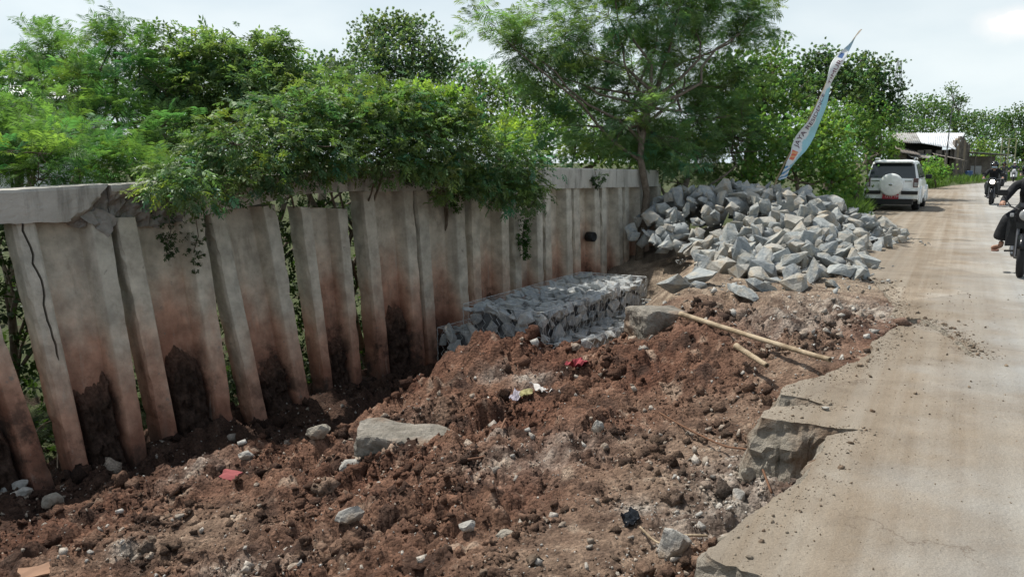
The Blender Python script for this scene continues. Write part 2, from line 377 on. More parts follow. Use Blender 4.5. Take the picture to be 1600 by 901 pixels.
def ground_z(x, y, detail=True):
    x = np.asarray(x, dtype=float); y = np.asarray(y, dtype=float)
    dw = (x - WP.x) * WN.x + (y - WP.y) * WN.y
    s = (x - WP.x) * WD.x + (y - WP.y) * WD.y
    rr = np.hypot(x, y)
    z = np.clip(tps(np.clip(x, -9, 9), np.clip(y, -3, 23)), -1.75, 0.03)
    far = smooth(18, 24, rr)
    z = z * (1 - far) + far * (-0.06)
    beh = 1 - smooth(-0.9, -0.15, dw)                    # the low bank behind the wall
    low = -2.0 + 2.0 * smooth(13, 20, s)
    z = z * (1 - beh) + beh * low
    dr = (x - 0.9) * 0.87 - (y - 3.2) * 0.49             # rough distance right of the road's left edge
    rough = (1 - 0.85 * smooth(-0.25, 0.25, dr)) * (1 - 0.8 * smooth(11.0, 14, y) * smooth(0.5, 2.5, x)) * (1 - 0.7 * far)
    rough = rough * (1 - 0.82 * mask('smooth', x, y))
    shoulder = smooth(8.6, 9.6, y) * smooth(1.4, 2.3, x)
    rough = rough * (1 - 0.75 * shoulder)
    if detail:
        a = fbm(x, y, 0.75, 2) * 0.15
        wx = x + 0.05 * perlin(x * 6, y * 6); wy = y + 0.05 * perlin(x * 6 + 9, y * 6 + 4)
        b1 = np.abs(perlin(wx / 0.23, wy / 0.23)); b2 = np.abs(perlin(wx / 0.105 + 31, wy / 0.105)); b3 = np.abs(perlin(wx / 0.052, wy / 0.052 + 7))
        lum = 0.5 + 0.5 * np.clip(fbm(x, y, 0.9, 2) * 1.6, -1, 1)
        b4 = np.abs(perlin(wx / 0.027 + 3, wy / 0.027))
        wx = x + 0.035 * perlin(x * 14, y * 14) + 0.012 * perlin(x * 45, y * 45); wy = y + 0.035 * perlin(x * 14 + 9, y * 14 + 4) + 0.012 * perlin(x * 45 + 5, y * 45)
        c = (b1 - 0.25) * 0.10 * (0.35 + lum) + (worley(wx, wy, 0.30, 3) - .35) * 0.24 * lum + (worley(wx, wy, 0.12, 7) - .35) * 0.11 * (0.35 + lum) + (worley(wx, wy, 0.06, 11) - .35) * 0.055 + (b3 - 0.25) * 0.030 + (b4 - 0.25) * 0.026
        # tool and tyre striations on the smoothed earth run across the slope
        st = perlin((x * 0.87 - y * 0.2) / 0.22, (x * 0.35 + y * 0.94) / 0.045) * 0.020
        z = z + rough * (a + c) + (1 - rough) * (a * 0.18 + st * mask('smooth', x, y)) * (1 - smooth(-0.1, 0.2, dr)) * (rr < 14)
    road = in_poly(x, y, rp_coarse)
    z = np.where(road, np.minimum(z, -0.10), z)
    for q in slit: z = np.where((x - q[0]) ** 2 + (y - q[1]) ** 2 < 0.012, np.minimum(z, -0.16), z)
    return z, rough
def soil_colour(x, y, rough):
    dw = (x - WP.x) * WN.x + (y - WP.y) * WN.y
    n1 = 0.5 + 0.5 * np.clip(fbm(x, y, 0.8, 4) * 1.5, -1, 1); n2 = 0.5 + 0.5 * np.clip(fbm(x + 40, y, 0.16, 4) * 1.5, -1, 1)
    c = np.outer(1 - n1, (0.112, 0.051, 0.032)) + np.outer(n1, (0.185, 0.103, 0.067))
    def mixin(c, col, f): return c * (1 - f[:, None]) + np.array(col)[None, :] * f[:, None]
    c = mixin(c, (0.25, 0.19, 0.138), 0.75 * np.clip(mask('tan', x, y) * (0.55 + 0.7 * n2), 0, 1))
    c = mixin(c, (0.200, 0.143, 0.102), np.clip(mask('smooth', x, y) * (0.4 + 0.5 * n2), 0, 0.9))
    c = mixin(c, (0.36, 0.33, 0.285), np.clip(mask('gray', x, y) * (0.2 + 1.1 * n2), 0, 1))
    pale = smooth(0.72, 0.9, n2 * 0.6 + (0.5 + 0.5 * np.clip(fbm(x + 11, y + 5, 0.35, 3) * 1.6, -1, 1)) * 0.5)
    c = mixin(c, (0.34, 0.27, 0.205), pale * 0.5)
    wet_shade = (1 - smooth(1.2, 2.5, dw + 0.7 * (n1 - 0.5))) * smooth(-0.6, 0, dw)
    c = mixin(c, (0.048, 0.029, 0.021), wet_shade * 0.8)                        # moist clay at the wall foot, darkened further to paint the pit's shade
    shoulder = smooth(8.9, 10.0, y) * smooth(1.2, 2.2, x)
    c = mixin(c, (0.29, 0.235, 0.175), shoulder * (0.55 + 0.4 * n2))
    gr = np.maximum(1 - smooth(-1.2, -0.4, dw), smooth(20, 26, np.hypot(x, y)))
    c = mixin(c, (0.065, 0.080, 0.032), gr)
    n3 = 0.5 + 0.5 * np.clip(fbm(x + 71, y - 13, 0.33, 3) * 1.7, -1, 1)
    c = mixin(c, (0.050, 0.029, 0.021), smooth(0.58, 0.85, n3) * (0.25 + 0.6 * np.clip(rough, 0, 1)))   # fresh moist lumps
    return c * (0.58 + 0.80 * n2)[:, None]

M_ground = mat_tint('bare_earth', 0.97, 0.024, 60.0, 42.0, 0.62)
fine = np.radians(np.linspace(-42, 31, 520))
coarse = np.radians(np.concatenate([np.linspace(35, 60, 14), np.linspace(66, 310, 40)]))
az = np.concatenate([fine, coarse])
rad = np.concatenate([[0.3, 1.0, 1.7], np.geomspace(2.1, 16.0, 440), np.geomspace(16.9, 60, 60), np.geomspace(66, 1400, 26)])
A_, R_ = np.meshgrid(az, rad)
gx = (R_ * np.sin(A_)).ravel(); gy = (R_ * np.cos(A_)).ravel()
gz, grough = ground_z(gx, gy)
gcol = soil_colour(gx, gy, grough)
nc, nr = len(az), len(rad)
I = np.arange(nr * nc).reshape(nr, nc)
a_, b_ = I[:-1, :], I[1:, :]
fq = np.stack([a_, np.roll(a_, -1, 1), np.roll(b_, -1, 1), b_], -1).reshape(-1, 4)[:, ::-1]
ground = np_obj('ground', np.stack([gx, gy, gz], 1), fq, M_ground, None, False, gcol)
tag(ground, 'churned red brown earth and verge from the wall to the horizon', 'ground', kind='structure')

# ---- road: a concrete slab with a broken left edge
def road_material():
    m, N, L, b = nodes_of('dusty_concrete_road')
    tc = N.new('ShaderNodeTexCoord')
    def noise_(scale, det=6, vec=None, rough=0.6):
        n = N.new('ShaderNodeTexNoise'); n.inputs['Scale'].default_value = scale; n.inputs['Detail'].default_value = det
        n.inputs['Roughness'].default_value = rough
        L.new(vec or tc.outputs['Object'], n.inputs['Vector']); return n.outputs['Fac']
    def ramp(fac, p0, p1, c0=(0, 0, 0), c1=(1, 1, 1)):
        r = N.new('ShaderNodeValToRGB'); r.color_ramp.elements[0].position = p0; r.color_ramp.elements[1].position = p1
        r.color_ramp.elements[0].color = rgba(c0); r.color_ramp.elements[1].color = rgba(c1); L.new(fac, r.inputs['Fac']); return r.outputs['Color']
    def mix(f, a, c, mode='MIX'):
        x = N.new('ShaderNodeMix'); x.data_type = 'RGBA'; x.blend_type = mode
        for s_, v in (('Factor', f), ('A', a), ('B', c)):
            if hasattr(v, 'links') or hasattr(v, 'is_linked'): L.new(v, x.inputs[s_])
            elif s_ == 'Factor': x.inputs[s_].default_value = v
            else: x.inputs[s_].default_value = rgba(v)
        return x.outputs['Result']
    mp = N.new('ShaderNodeMapping'); mp.vector_type = 'TEXTURE'
    mp.inputs['Location'].default_value = (0.77, 3.0, 0); mp.inputs['Rotation'].default_value = (0, 0, -R(29.4))
    L.new(tc.outputs['Object'], mp.inputs['Vector'])            # x across the road, y along it
    sep = N.new('ShaderNodeSeparateXYZ'); L.new(mp.outputs['Vector'], sep.inputs['Vector'])
    stretch = N.new('ShaderNodeMapping'); stretch.inputs['Scale'].default_value = (1.0, 0.018, 1.0)
    L.new(mp.outputs['Vector'], stretch.inputs['Vector'])
    grey = ramp(noise_(1.3), 0.3, 0.7, (0.28, 0.278, 0.262), (0.385, 0.382, 0.36))
    dust = ramp(noise_(2.1, 8), 0.3, 0.72, (0.178, 0.141, 0.102), (0.285, 0.235, 0.177))
    # dust lies thick on the broken side and thins towards the wheel tracks
    add = N.new('ShaderNodeMath'); add.operation = 'MULTIPLY_ADD'; add.inputs[1].default_value = 2.4; L.new(noise_(0.8, 7), add.inputs[0]); 
    L.new(sep.outputs['X'], add.inputs[2])
    d1 = N.new('ShaderNodeMapRange'); d1.inputs['From Min'].default_value = 1.8; d1.inputs['From Max'].default_value = 2.8
    d1.inputs['To Min'].default_value = 1.0; d1.inputs['To Max'].default_value = 0.06
    L.new(add.outputs[0], d1.inputs['Value'])
    col = mix(d1.outputs['Result'], grey, dust)
    tr = ramp(noise_(5.0, 5, stretch.outputs['Vector']), 0.42, 0.66)
    sm = N.new('ShaderNodeMath'); sm.operation = 'MULTIPLY'; sm.inputs[1].default_value = 0.40; L.new(tr, sm.inputs[0])
    col = mix(sm.outputs[0], col, (0.40, 0.37, 0.315))
    stretch2 = N.new('ShaderNodeMapping'); stretch2.inputs['Scale'].default_value = (1.0, 0.010, 1.0); stretch2.inputs['Location'].default_value = (3.3, 0, 0)
    L.new(mp.outputs['Vector'], stretch2.inputs['Vector'])
    tr2 = ramp(noise_(2.6, 5, stretch2.outputs['Vector'], 0.6), 0.50, 0.66)
    s4 = N.new('ShaderNodeMath'); s4.operation = 'MULTIPLY'; s4.inputs[1].default_value = 0.42; L.new(tr2, s4.inputs[0])
    col = mix(s4.outputs[0], col, (0.235, 0.21, 0.175))         # worn wheel tracks
    vp = N.new('ShaderNodeTexVoronoi'); vp.inputs['Scale'].default_value = 0.28; L.new(tc.outputs['Object'], vp.inputs['Vector'])
    pv = N.new('ShaderNodeSeparateColor'); L.new(vp.outputs['Color'], pv.inputs['Color'])
    pr_ = N.new('ShaderNodeMapRange'); pr_.inputs['To Min'].default_value = 0.86; pr_.inputs['To Max'].default_value = 1.10; L.new(pv.outputs['Red'], pr_.inputs['Value'])
    pm_ = N.new('ShaderNodeVectorMath'); pm_.operation = 'SCALE'; L.new(col, pm_.inputs[0]); L.new(pr_.outputs['Result'], pm_.inputs['Scale'])
    ag = ramp(noise_(130, 4, None, 0.7), 0.3, 0.7, (0.78, 0.78, 0.78), (1.2, 1.2, 1.2))
    col = mix(1.0, pm_.outputs['Vector'], ag, 'MULTIPLY')        # aggregate
    jy = N.new('ShaderNodeMath'); jy.operation = 'MULTIPLY'; jy.inputs[1].default_value = 1 / 5.0
    jw = N.new('ShaderNodeMath'); jw.operation = 'MULTIPLY_ADD'; jw.inputs[1].default_value = 0.12; L.new(noise_(3.0, 5), jw.inputs[0]); L.new(sep.outputs['Y'], jw.inputs[2]); L.new(jw.outputs[0], jy.inputs[0])
    jf = N.new('ShaderNodeMath'); jf.operation = 'FRACT'; L.new(jy.outputs[0], jf.inputs[0])
    jl = ramp(jf.outputs[0], 0.0, 0.006, (0.6, 0.6, 0.6), (0, 0, 0))
    col = mix(jl, col, (0.12, 0.10, 0.08))                       # slab joints
    st = ramp(noise_(0.9, 8, None, 0.65), 0.54, 0.70)
    s2 = N.new('ShaderNodeMath'); s2.operation = 'MULTIPLY'; s2.inputs[1].default_value = 0.5; L.new(st, s2.inputs[0])
    col = mix(s2.outputs[0], col, (0.21, 0.165, 0.12))          # dried mud
    sp = ramp(noise_(46, 5, None, 0.65), 0.60, 0.70)
    s3 = N.new('ShaderNodeMath'); s3.operation = 'MULTIPLY'; s3.inputs[1].default_value = 0.5; L.new(sp, s3.inputs[0])
    col = mix(s3.outputs[0], col, (0.16, 0.12, 0.085))          # crumbs
    # hairline cracks
    wob = N.new('ShaderNodeTexNoise'); wob.inputs['Scale'].default_value = 2.6; wob.inputs['Detail'].default_value = 9; wob.inputs['Roughness'].default_value = 0.62
    L.new(tc.outputs['Object'], wob.inputs['Vector'])
    va = N.new('ShaderNodeVectorMath'); va.operation = 'MULTIPLY_ADD'; va.inputs[1].default_value = (0.9, 0.9, 0); L.new(wob.outputs['Color'], va.inputs[0]); L.new(tc.outputs['Object'], va.inputs[2])
    vo = N.new('ShaderNodeTexVoronoi'); vo.feature = 'DISTANCE_TO_EDGE'; vo.inputs['Scale'].default_value = 0.42; L.new(va.outputs['Vector'], vo.inputs['Vector'])
    ck = ramp(vo.outputs['Distance'], 0.0, 0.0045, (0.75, 0.75, 0.75), (0, 0, 0))
    ck2 = mix(1.0, ck, ramp(noise_(0.7, 3), 0.46, 0.58), 'MULTIPLY')
    col = mix(ck2, col, (0.13, 0.10, 0.075))
    L.new(col, b.inputs['Base Color']); b.inputs['Roughness'].default_value = 0.95; b.inputs['Specular IOR Level'].default_value = 0.15
    hb = N.new('ShaderNodeMath'); hb.operation = 'MULTIPLY_ADD'; hb.inputs[1].default_value = 0.35; L.new(noise_(45, 8, None, 0.7), hb.inputs[0]); L.new(noise_(3.0, 8), hb.inputs[2])
    bp = N.new('ShaderNodeBump'); bp.inputs['Distance'].default_value = 0.035; bp.inputs['Strength'].default_value = 1.0
    L.new(hb.outputs[0], bp.inputs['Height']); L.new(bp.outputs['Normal'], b.inputs['Normal'])
    return m
M_road = road_material()
bm = bmesh.new()
N_near = len(near_edge) - 1
tops = [bm.verts.new((p.x, p.y, 0.0)) for p in road_poly]
for i in range(len(tops)): bm.edges.new((tops[i], tops[(i + 1) % len(tops)]))
bmesh.ops.triangle_fill(bm, use_beauty=True, edges=bm.edges[:])
ring = tops
for k, (dz, j) in enumerate([(-0.012, 0.015), (-0.04, 0.03), (-0.07, 0.05), (-0.11, 0.06), (-0.15, 0.065), (-0.19, 0.065), (-0.24, 0.065), (-0.30, 0.06), (-0.38, 0.05), (-0.55, 0.04)]):
    new = []
    for i, p in enumerate(road_poly):
        q = Vector((p.x, p.y, dz)); t = (road_poly[(i + 1) % len(road_poly)] - road_poly[i - 1]); nn = Vector((-t.y, t.x, 0)).normalized()
        if i < N_near:
            q += nn * (mnoise.noise(Vector((p.x * 7, p.y * 7, dz * 9))) * j + mnoise.noise(Vector((p.x * 24, p.y * 24, dz * 26))) * j * .45 + 0.016 * k)
            q.z += mnoise.noise(Vector((p.x * 14, p.y * 14, 5 + dz))) * 0.02 * (k > 0)
        new.append(bm.verts.new(q))
    for i in range(len(ring)):
        j2 = (i + 1) % len(ring)
        bm.faces.new((ring[i], ring[j2], new[j2], new[i]))
    ring = new
bmesh.ops.recalc_face_normals(bm, faces=bm.faces)
me = bpy.data.meshes.new('road'); bm.to_mesh(me); bm.free(); me.materials.append(M_road)
me.materials.append(mat_noise('broken_slab_face', (0.18, 0.158, 0.125), (0.37, 0.33, 0.27), 9.0, 0.97, bump=0.05, bscale=26.0, c3=(0.17, 0.11, 0.07), s3=3.0))
for p in me.polygons:
    if abs(p.normal.z) < 0.8: p.material_index = 1
    if p.normal.z < 0 and abs(p.normal.z) > 0.9: p.flip()
road = link(bpy.data.objects.new('road', me)); tag(road, 'dusty concrete road with a broken left edge', 'road', kind='structure')

# ================================================================== RETAINING WALL
def wall_material(name, cap=False):
    m, N, L, b = nodes_of(name)
    tc = N.new('ShaderNodeTexCoord'); at = N.new('ShaderNodeAttribute'); at.attribute_name = 'tint'
    sepc = N.new('ShaderNodeSeparateColor'); L.new(at.outputs['Color'], sepc.inputs['Color'])
    sep = N.new('ShaderNodeSeparateXYZ'); L.new(tc.outputs['Object'], sep.inputs['Vector'])
    mp = N.new('ShaderNodeMapping'); mp.inputs['Scale'].default_value = (3.2, 3.2, 0.45); L.new(tc.outputs['Object'], mp.inputs['Vector'])
    def noise_(scale, det=7, vec=None, rough=0.62):
        n = N.new('ShaderNodeTexNoise'); n.inputs['Scale'].default_value = scale; n.inputs['Detail'].default_value = det; n.inputs['Roughness'].default_value = rough
        L.new(vec or tc.outputs['Object'], n.inputs['Vector']); return n.outputs['Fac']
    def ramp(fac, stops):
        r = N.new('ShaderNodeValToRGB'); e = r.color_ramp.elements
        e[0].position, e[0].color = stops[0][0], rgba(stops[0][1]); e[1].position, e[1].color = stops[-1][0], rgba(stops[-1][1])
        for p, c in stops[1:-1]: q = e.new(p); q.color = rgba(c)
        L.new(fac, r.inputs['Fac']); return r.outputs['Color']
    def math_(op, a, b2, c2=None):
        x = N.new('ShaderNodeMath'); x.operation = op
        for i, v in enumerate((a, b2, c2)):
            if v is None: continue
            if isinstance(v, (int, float)): x.inputs[i].default_value = v
            else: L.new(v, x.inputs[i])
        return x.outputs[0]
    def mix(f, a, c, mode='MIX'):
        x = N.new('ShaderNodeMix'); x.data_type = 'RGBA'; x.blend_type = mode
        if isinstance(f, (int, float)): x.inputs['Factor'].default_value = f
        else: L.new(f, x.inputs['Factor'])
        for k, v in (('A', a), ('B', c)):
            if isinstance(v, tuple): x.inputs[k].default_value = rgba(v)
            else: L.new(v, x.inputs[k])
        return x.outputs['Result']
    if cap:
        col = ramp(noise_(1.6), [(0.3, (0.36, 0.345, 0.305)), (0.7, (0.52, 0.50, 0.45))])
        streak = ramp(noise_(2.2, 6, mp.outputs['Vector']), [(0.5, (0, 0, 0)), (0.72, (0.8, 0.8, 0.8))])
        col = mix(streak, col, (0.12, 0.115, 0.10))
        col = mix(sepc.outputs['Red'], col, mix(noise_(14, 8), (0.10, 0.095, 0.088), (0.36, 0.34, 0.31)))
    else:
        h = math_('ADD', sep.outputs['Z'], math_('MULTIPLY', math_('SUBTRACT', noise_(1.5, 6), 0.5), 1.3))
        h = math_('ADD', h, math_('MULTIPLY', math_('SUBTRACT', noise_(1.0, 5, mp.outputs['Vector']), 0.5), 1.0))
        h = math_('ADD', math_('SUBTRACT', h, math_('MULTIPLY', sepc.outputs['Red'], 0.55)), 0.26)
        h = math_('ADD', h, math_('MULTIPLY', math_('SUBTRACT', sepc.outputs['Blue'], 0.5), 0.55))
        hn = math_('MULTIPLY_ADD', h, 0.36, 0.62)               # z -1.7 .. 1.05 to 0 .. 1
        col = ramp(hn, [(0.06, (0.11, 0.060, 0.042)), (0.22, (0.29, 0.138, 0.090)), (0.40, (0.50, 0.295, 0.205)), (0.56, (0.55, 0.43, 0.33)), (0.68, (0.545, 0.485, 0.395)), (1.0, (0.485, 0.455, 0.385))])
        blot = ramp(noise_(5.0, 8), [(0.35, (0.66, 0.66, 0.66)), (0.68, (1.15, 1.15, 1.15))])
        col = mix(1.0, col, blot, 'MULTIPLY')
        streak = ramp(noise_(2.6, 7, mp.outputs['Vector']), [(0.58, (0, 0, 0)), (0.78, (0.45, 0.45, 0.45))])
        col = mix(streak, col, (0.13, 0.105, 0.085))
        wash = ramp(noise_(3.3, 7, mp.outputs['Vector']), [(0.60, (0, 0, 0)), (0.75, (0.55, 0.55, 0.55))])
        col = mix(wash, col, (0.40, 0.36, 0.30))
        dm = math_('MULTIPLY', ramp(noise_(2.1, 9, None, 0.7), [(0.50, (0, 0, 0)), (0.60, (1, 1, 1))]), ramp(hn, [(0.22, (0.85, 0.85, 0.85)), (0.48, (0, 0, 0))]))
        col = mix(dm, col, (0.035, 0.027, 0.022))                # damp soil smears
        spl = ramp(noise_(7.0, 9, None, 0.7), [(0.63, (0, 0, 0)), (0.70, (0.7, 0.7, 0.7))])
        col = mix(spl, col, (0.20, 0.185, 0.16))
        col = mix(sepc.outputs['Green'], col, (0.05, 0.045, 0.04))
    L.new(col, b.inputs['Base Color']); b.inputs['Roughness'].default_value = 0.93; b.inputs['Specular IOR Level'].default_value = 0.2
    hb = math_('MULTIPLY_ADD', noise_(30, 9, None, 0.7), 0.5, noise_(6, 8))
    bp = N.new('ShaderNodeBump'); bp.inputs['Distance'].default_value = 0.018; L.new(hb, bp.inputs['Height']); L.new(bp.outputs['Normal'], b.inputs['Normal'])
    return m
M_pile = wall_material('stained_pile_concrete'); M_cap = wall_material('capping_concrete', True)
wall = empty('retaining_wall', (WP.x, WP.y, -1.6))
tag(wall, 'leaning retaining wall of corrugated concrete sheet piles under a cracked capping beam', 'wall')
def in_wall(o):
    o.parent = wall; o.location = (-WP.x, -WP.y, 1.6); return o
# top left, top right, foot left, foot right in picture pixels; drop of the head below the cap
piles = [((-190, 355), (-58, 350), (-105, 752), (74, 735), 0.0), ((12, 356), (166, 352), (104, 738), (222, 694), 0.0), ((171, 348), (312, 342), (250, 722), (357, 652), 0.0),
         ((318, 342), (424, 326), (384, 640), (482, 656), 0.0), ((457, 312), (533, 316), (502, 642), (558, 602), 0.09), ((555, 302), (637, 299), (586, 612), (657, 575), 0.0),
         ((639, 299), (716, 298), (660, 575), (727, 530), 0.0), ((724, 298), (785, 297), (732, 520), (790, 505), 0.0), ((791, 297), (838, 296), (797, 500), (842, 480), 0.0),
         ((840, 296), (884, 295), (844, 480), (888, 465), 0.0), ((886, 295), (928, 294), (890, 465), (931, 450), 0.0), ((930, 294), (964, 293), (932, 450), (966, 440), 0.0), ((966, 293), (996, 292), (968, 440), (998, 430), 0.0), ((998, 292), (1024, 291), (1000, 430), (1026, 420), 0.0)]
prof0 = [(0.0, -0.02), (0.006, 0.10), (0.022, 0.145), (0.10, 0.15), (0.212, 0.149), (0.222, 0.138), (0.285, -0.055), (0.295, -0.06), (0.5, -0.064), (0.705, -0.06), (0.715, -0.055), (0.778, 0.138), (0.788, 0.149), (0.90, 0.15), (0.978, 0.145), (0.994, 0.10), (1.0, -0.02)]
profC = [(0.0, -0.02), (0.006, 0.10), (0.03, 0.145), (0.085, 0.15), (0.119, 0.15), (0.124, 0.03), (0.140, 0.03), (0.145, 0.148), (0.20, 0.146), (0.225, 0.13)] + prof0[6:]
pile_geo = []
for k, (tl, tr, fl, fr, drop) in enumerate(piles):
    s_mid = wall_s(wall_hit((tl[0] + tr[0]) / 2, tl[1]))
    ln = lean(s_mid)
    TL, TR = wall_hit(*tl), wall_hit(*tr); FL, FR = wall_hit(*fl, ln), wall_hit(*fr, ln)
    TL.z -= drop; TR.z -= drop
    up = 0.06 if drop == 0 else 0.0
    pile_geo.append((TL, TR, FL, FR))
    prof = profC if k == 1 else prof0
    nh = 40; rows = []; tint = []
    for i in range(nh + 1):
        zt = i / nh
        row = []
        for (w, d) in prof:
            top = TL.lerp(TR, w); foot = FL.lerp(FR, w)
            z0 = top.z + up; z1 = -2.3
            z = z0 + (z1 - z0) * zt
            f = (z - top.z) / (foot.z - top.z)
            w2 = w
            if k == 1 and 0.08 < w < 0.19:                        # the open crack wanders down the flange and closes
                w2 = w + 0.05 * mnoise.noise(Vector((z * 1.6, 7, 2))) + 0.035 * mnoise.noise(Vector((z * 6, 1, 2))) + 0.022 * mnoise.noise(Vector((z * 19, 1, 2)))
                if d < 0.05 and f > 0.52: d = 0.149
                if d < 0.05: w2 = w + (w2 - w) + (0.134 - w) * (0.25 + 0.6 * abs(mnoise.noise(Vector((z * 5, 3, 9)))))
            p = (TL.lerp(TR, w2)).lerp(FL.lerp(FR, w2), f)
            q = Vector((p.x * 4, p.y * 4, z * 4 + k))
            d2 = d + mnoise.noise(q) * 0.008 + mnoise.noise(q * 4.3) * 0.004
            edge = 1.0 if (w < 0.04 or w > 0.96) else 0.0
            lat = edge * (max(0, mnoise.noise(Vector((z * 5.5, k * 3.7, w * 40)))) ** 1.5) * 0.06 * (1 if w < 0.5 else -1)
            p = p + WN * d2 + WD * lat; p.z = z
            row.append(p); tint.append((1.0 if 0.25 < w < 0.75 else 0.0, 1.0 if (k == 1 and 0.12 < w < 0.142 and d < 0.05) else 0.0, (k * 0.618) % 1.0))
        rows.append(row)
    npf = len(prof)
    V = [tuple(p) for r_ in rows for p in r_]; nb = len(V)
    for r_ in rows:                                               # back skin
        for p in (r_[0], r_[-1]):
            b2 = p - WN * 0.12; V.append(tuple(b2)); tint.append((0, 0, 0))
    Fq = []
    for i in range(nh):
        for j in range(npf - 1):
            Fq.append((i * npf + j, i * npf + j + 1, (i + 1) * npf + j + 1, (i + 1) * npf + j))
        bl, br, cl, cr = nb + 2 * i, nb + 2 * i + 1, nb + 2 * i + 2, nb + 2 * i + 3
        Fq += [(bl, i * npf, (i + 1) * npf, cl), (i * npf + npf - 1, br, cr, (i + 1) * npf + npf - 1), (br, bl, cl, cr)]
    for j in range(npf // 2): Fq.append((nb, nb + 1, j + 1, j) if j == 0 else (nb + 1, nb + 1, j, j))
    Fq = [f for f in Fq if len(set(f)) == 4]
    me = bpy.data.meshes.new('sheet_pile'); me.from_pydata(V, [], Fq)
    topf = [nb] + list(range(npf)) + [nb + 1]
    me2 = bmesh.new(); me2.from_mesh(me); me2.verts.ensure_lookup_table()
    try: me2.faces.new([me2.verts[i] for i in topf])
    except ValueError: pass
    bmesh.ops.recalc_face_normals(me2, faces=me2.faces); me2.to_mesh(me); me2.free()
    ca = me.color_attributes.new('tint', 'FLOAT_COLOR', 'POINT')
    for i, t in enumerate(tint): ca.data[i].color = (t[0], t[1], t[2], 1)
    me.materials.append(M_pile)
    o = in_wall(link(bpy.data.objects.new('sheet_pile', me)))
    if k == 1: o['label'] = 'pile split by a long open crack'
    if k == 4: o['label'] = 'pile sunk away from the capping beam'

# capping beam, cast in lengths
cap_top = [(-200, 305), (0, 298), (165, 288), (250, 283), (450, 273), (560, 268), (700, 264), (860, 262), (1005, 265), (1030, 266)]
cap_bot = [(-200, 358), (0, 350), (120, 346), (250, 346), (310, 338), (440, 312), (455, 306), (560, 300), (700, 297), (860, 295), (1005, 292), (1030, 291)]
CT = [(wall_s(p), p.z) for p in (wall_hit(x, y, 0.19) for x, y in cap_top)]
CB = [(wall_s(p), p.z) for p in (wall_hit(x, y, 0.19) for x, y in cap_bot)]
def zt_(s): return float(np.interp(s, *zip(*CT)))
def zb_(s): return float(np.interp(s, *zip(*CB)))
def s_px(px, py): return wall_s(wall_hit(px, py, 0.19))
sA, sB, sC = s_px(112, 345), s_px(172, 290), s_px(292, 300)
def cap_piece(s0, s1, off=0.0, dz=0.0, rough=0.006, broken=None):
    ns = max(8, int((s1 - s0) / 0.035)); nv = 12
    V, T, Fq = [], [], []
    for i in range(ns + 1):
        s = s0 + (s1 - s0) * i / ns
        zt, zb = zt_(s) + dz, zb_(s) + dz
        pts = []
        for j in range(nv + 1):
            v = j / nv; z = zb + (zt - zb) * v
            q = Vector((s * 5, z * 5, 2.2))
            d = 0.19 + off + mnoise.noise(q) * rough + mnoise.noise(q * 5) * rough * 0.5
            z2 = z; t = 0.0
            if broken:
                br = broken(s, v)
                if br > 0:
                    d -= br * (0.13 + 0.10 * mnoise.noise(q * 2.1)) + br * 0.05 * mnoise.noise(q * 7); t = min(1, br * 1.4)
                    z2 -= br * 0.05 * (1 - v) * (1 + mnoise.noise(Vector((s * 7, 1, 4))))
            if v == 0: z2 += mnoise.noise(Vector((s * 6, 4, 1))) * 0.010 + mnoise.noise(Vector((s * 19, 4, 1))) * 0.008
            if v == 1: z2 += mnoise.noise(Vector((s * 9, 9, 1))) * 0.006; d -= 0.012
            pts.append((d, z2, t))
        pts += [(-0.05, zt + 0.004, 0), (-0.32, zt, 0), (-0.33, zb, 0)]
        for d, z, t in pts:
            p = WP + WD * s + WN * d; V.append((p.x, p.y, z)); T.append((t, 0, 0))
    k = nv + 4
    for i in range(ns):
        for j in range(k):
            j2 = (j + 1) % k
            Fq.append((i * k + j, (i + 1) * k + j, (i + 1) * k + j2, i * k + j2))
    me = bpy.data.meshes.new('cap_beam'); me.from_pydata(V, [], Fq)
    b2 = bmesh.new(); b2.from_mesh(me); b2.verts.ensure_lookup_table()
    b2.faces.new([b2.verts[i] for i in range(k)]); b2.faces.new([b2.verts[ns * k + i] for i in range(k)][::-1])
    bmesh.ops.recalc_face_normals(b2, faces=b2.faces); b2.to_mesh(me); b2.free()
    ca = me.color_attributes.new('tint', 'FLOAT_COLOR', 'POINT')
    for i, t in enumerate(T): ca.data[i].color = (t[0], 0, 0, 1)
    me.materials.append(M_cap)
    return in_wall(link(bpy.data.objects.new('cap_beam', me)))
def left_break(s, v):                     # the corner broken off below a slanting line
    lim = np.interp(s, [sA, (sA + sB) / 2, sB], [0.0, 0.42, 1.0]) if s > sA else -1
    return float(np.clip((lim - v) * 9 + mnoise.noise(Vector((s * 9, v * 4, 0))) * 1.2, 0, 1))
def mid_break(s, v):
    lim = 0.80 + 0.12 * mnoise.noise(Vector((s * 4, 2, 7)))
    return float(np.clip((lim - v) * 8, 0, 1))
cap_piece(-2.6, sB, broken=left_break)
o = cap_piece(sB + 0.012, sC, off=0.0, dz=-0.012, rough=0.014, broken=mid_break); o['label'] = 'spalled length of the capping beam showing rough grey core'
s3, s4, s5, s6 = s_px(452, 290), s_px(567, 285), s_px(926, 280), s_px(1030, 280)
cap_piece(sC + 0.012, s3, off=-0.02, rough=0.012)
cap_piece(s3 + 0.015, s4, off=0.015, dz=0.015, rough=0.010)
cap_piece(s4 + 0.010, s5, rough=0.006); cap_piece(s5 + 0.014, s6, off=-0.012, rough=0.006)
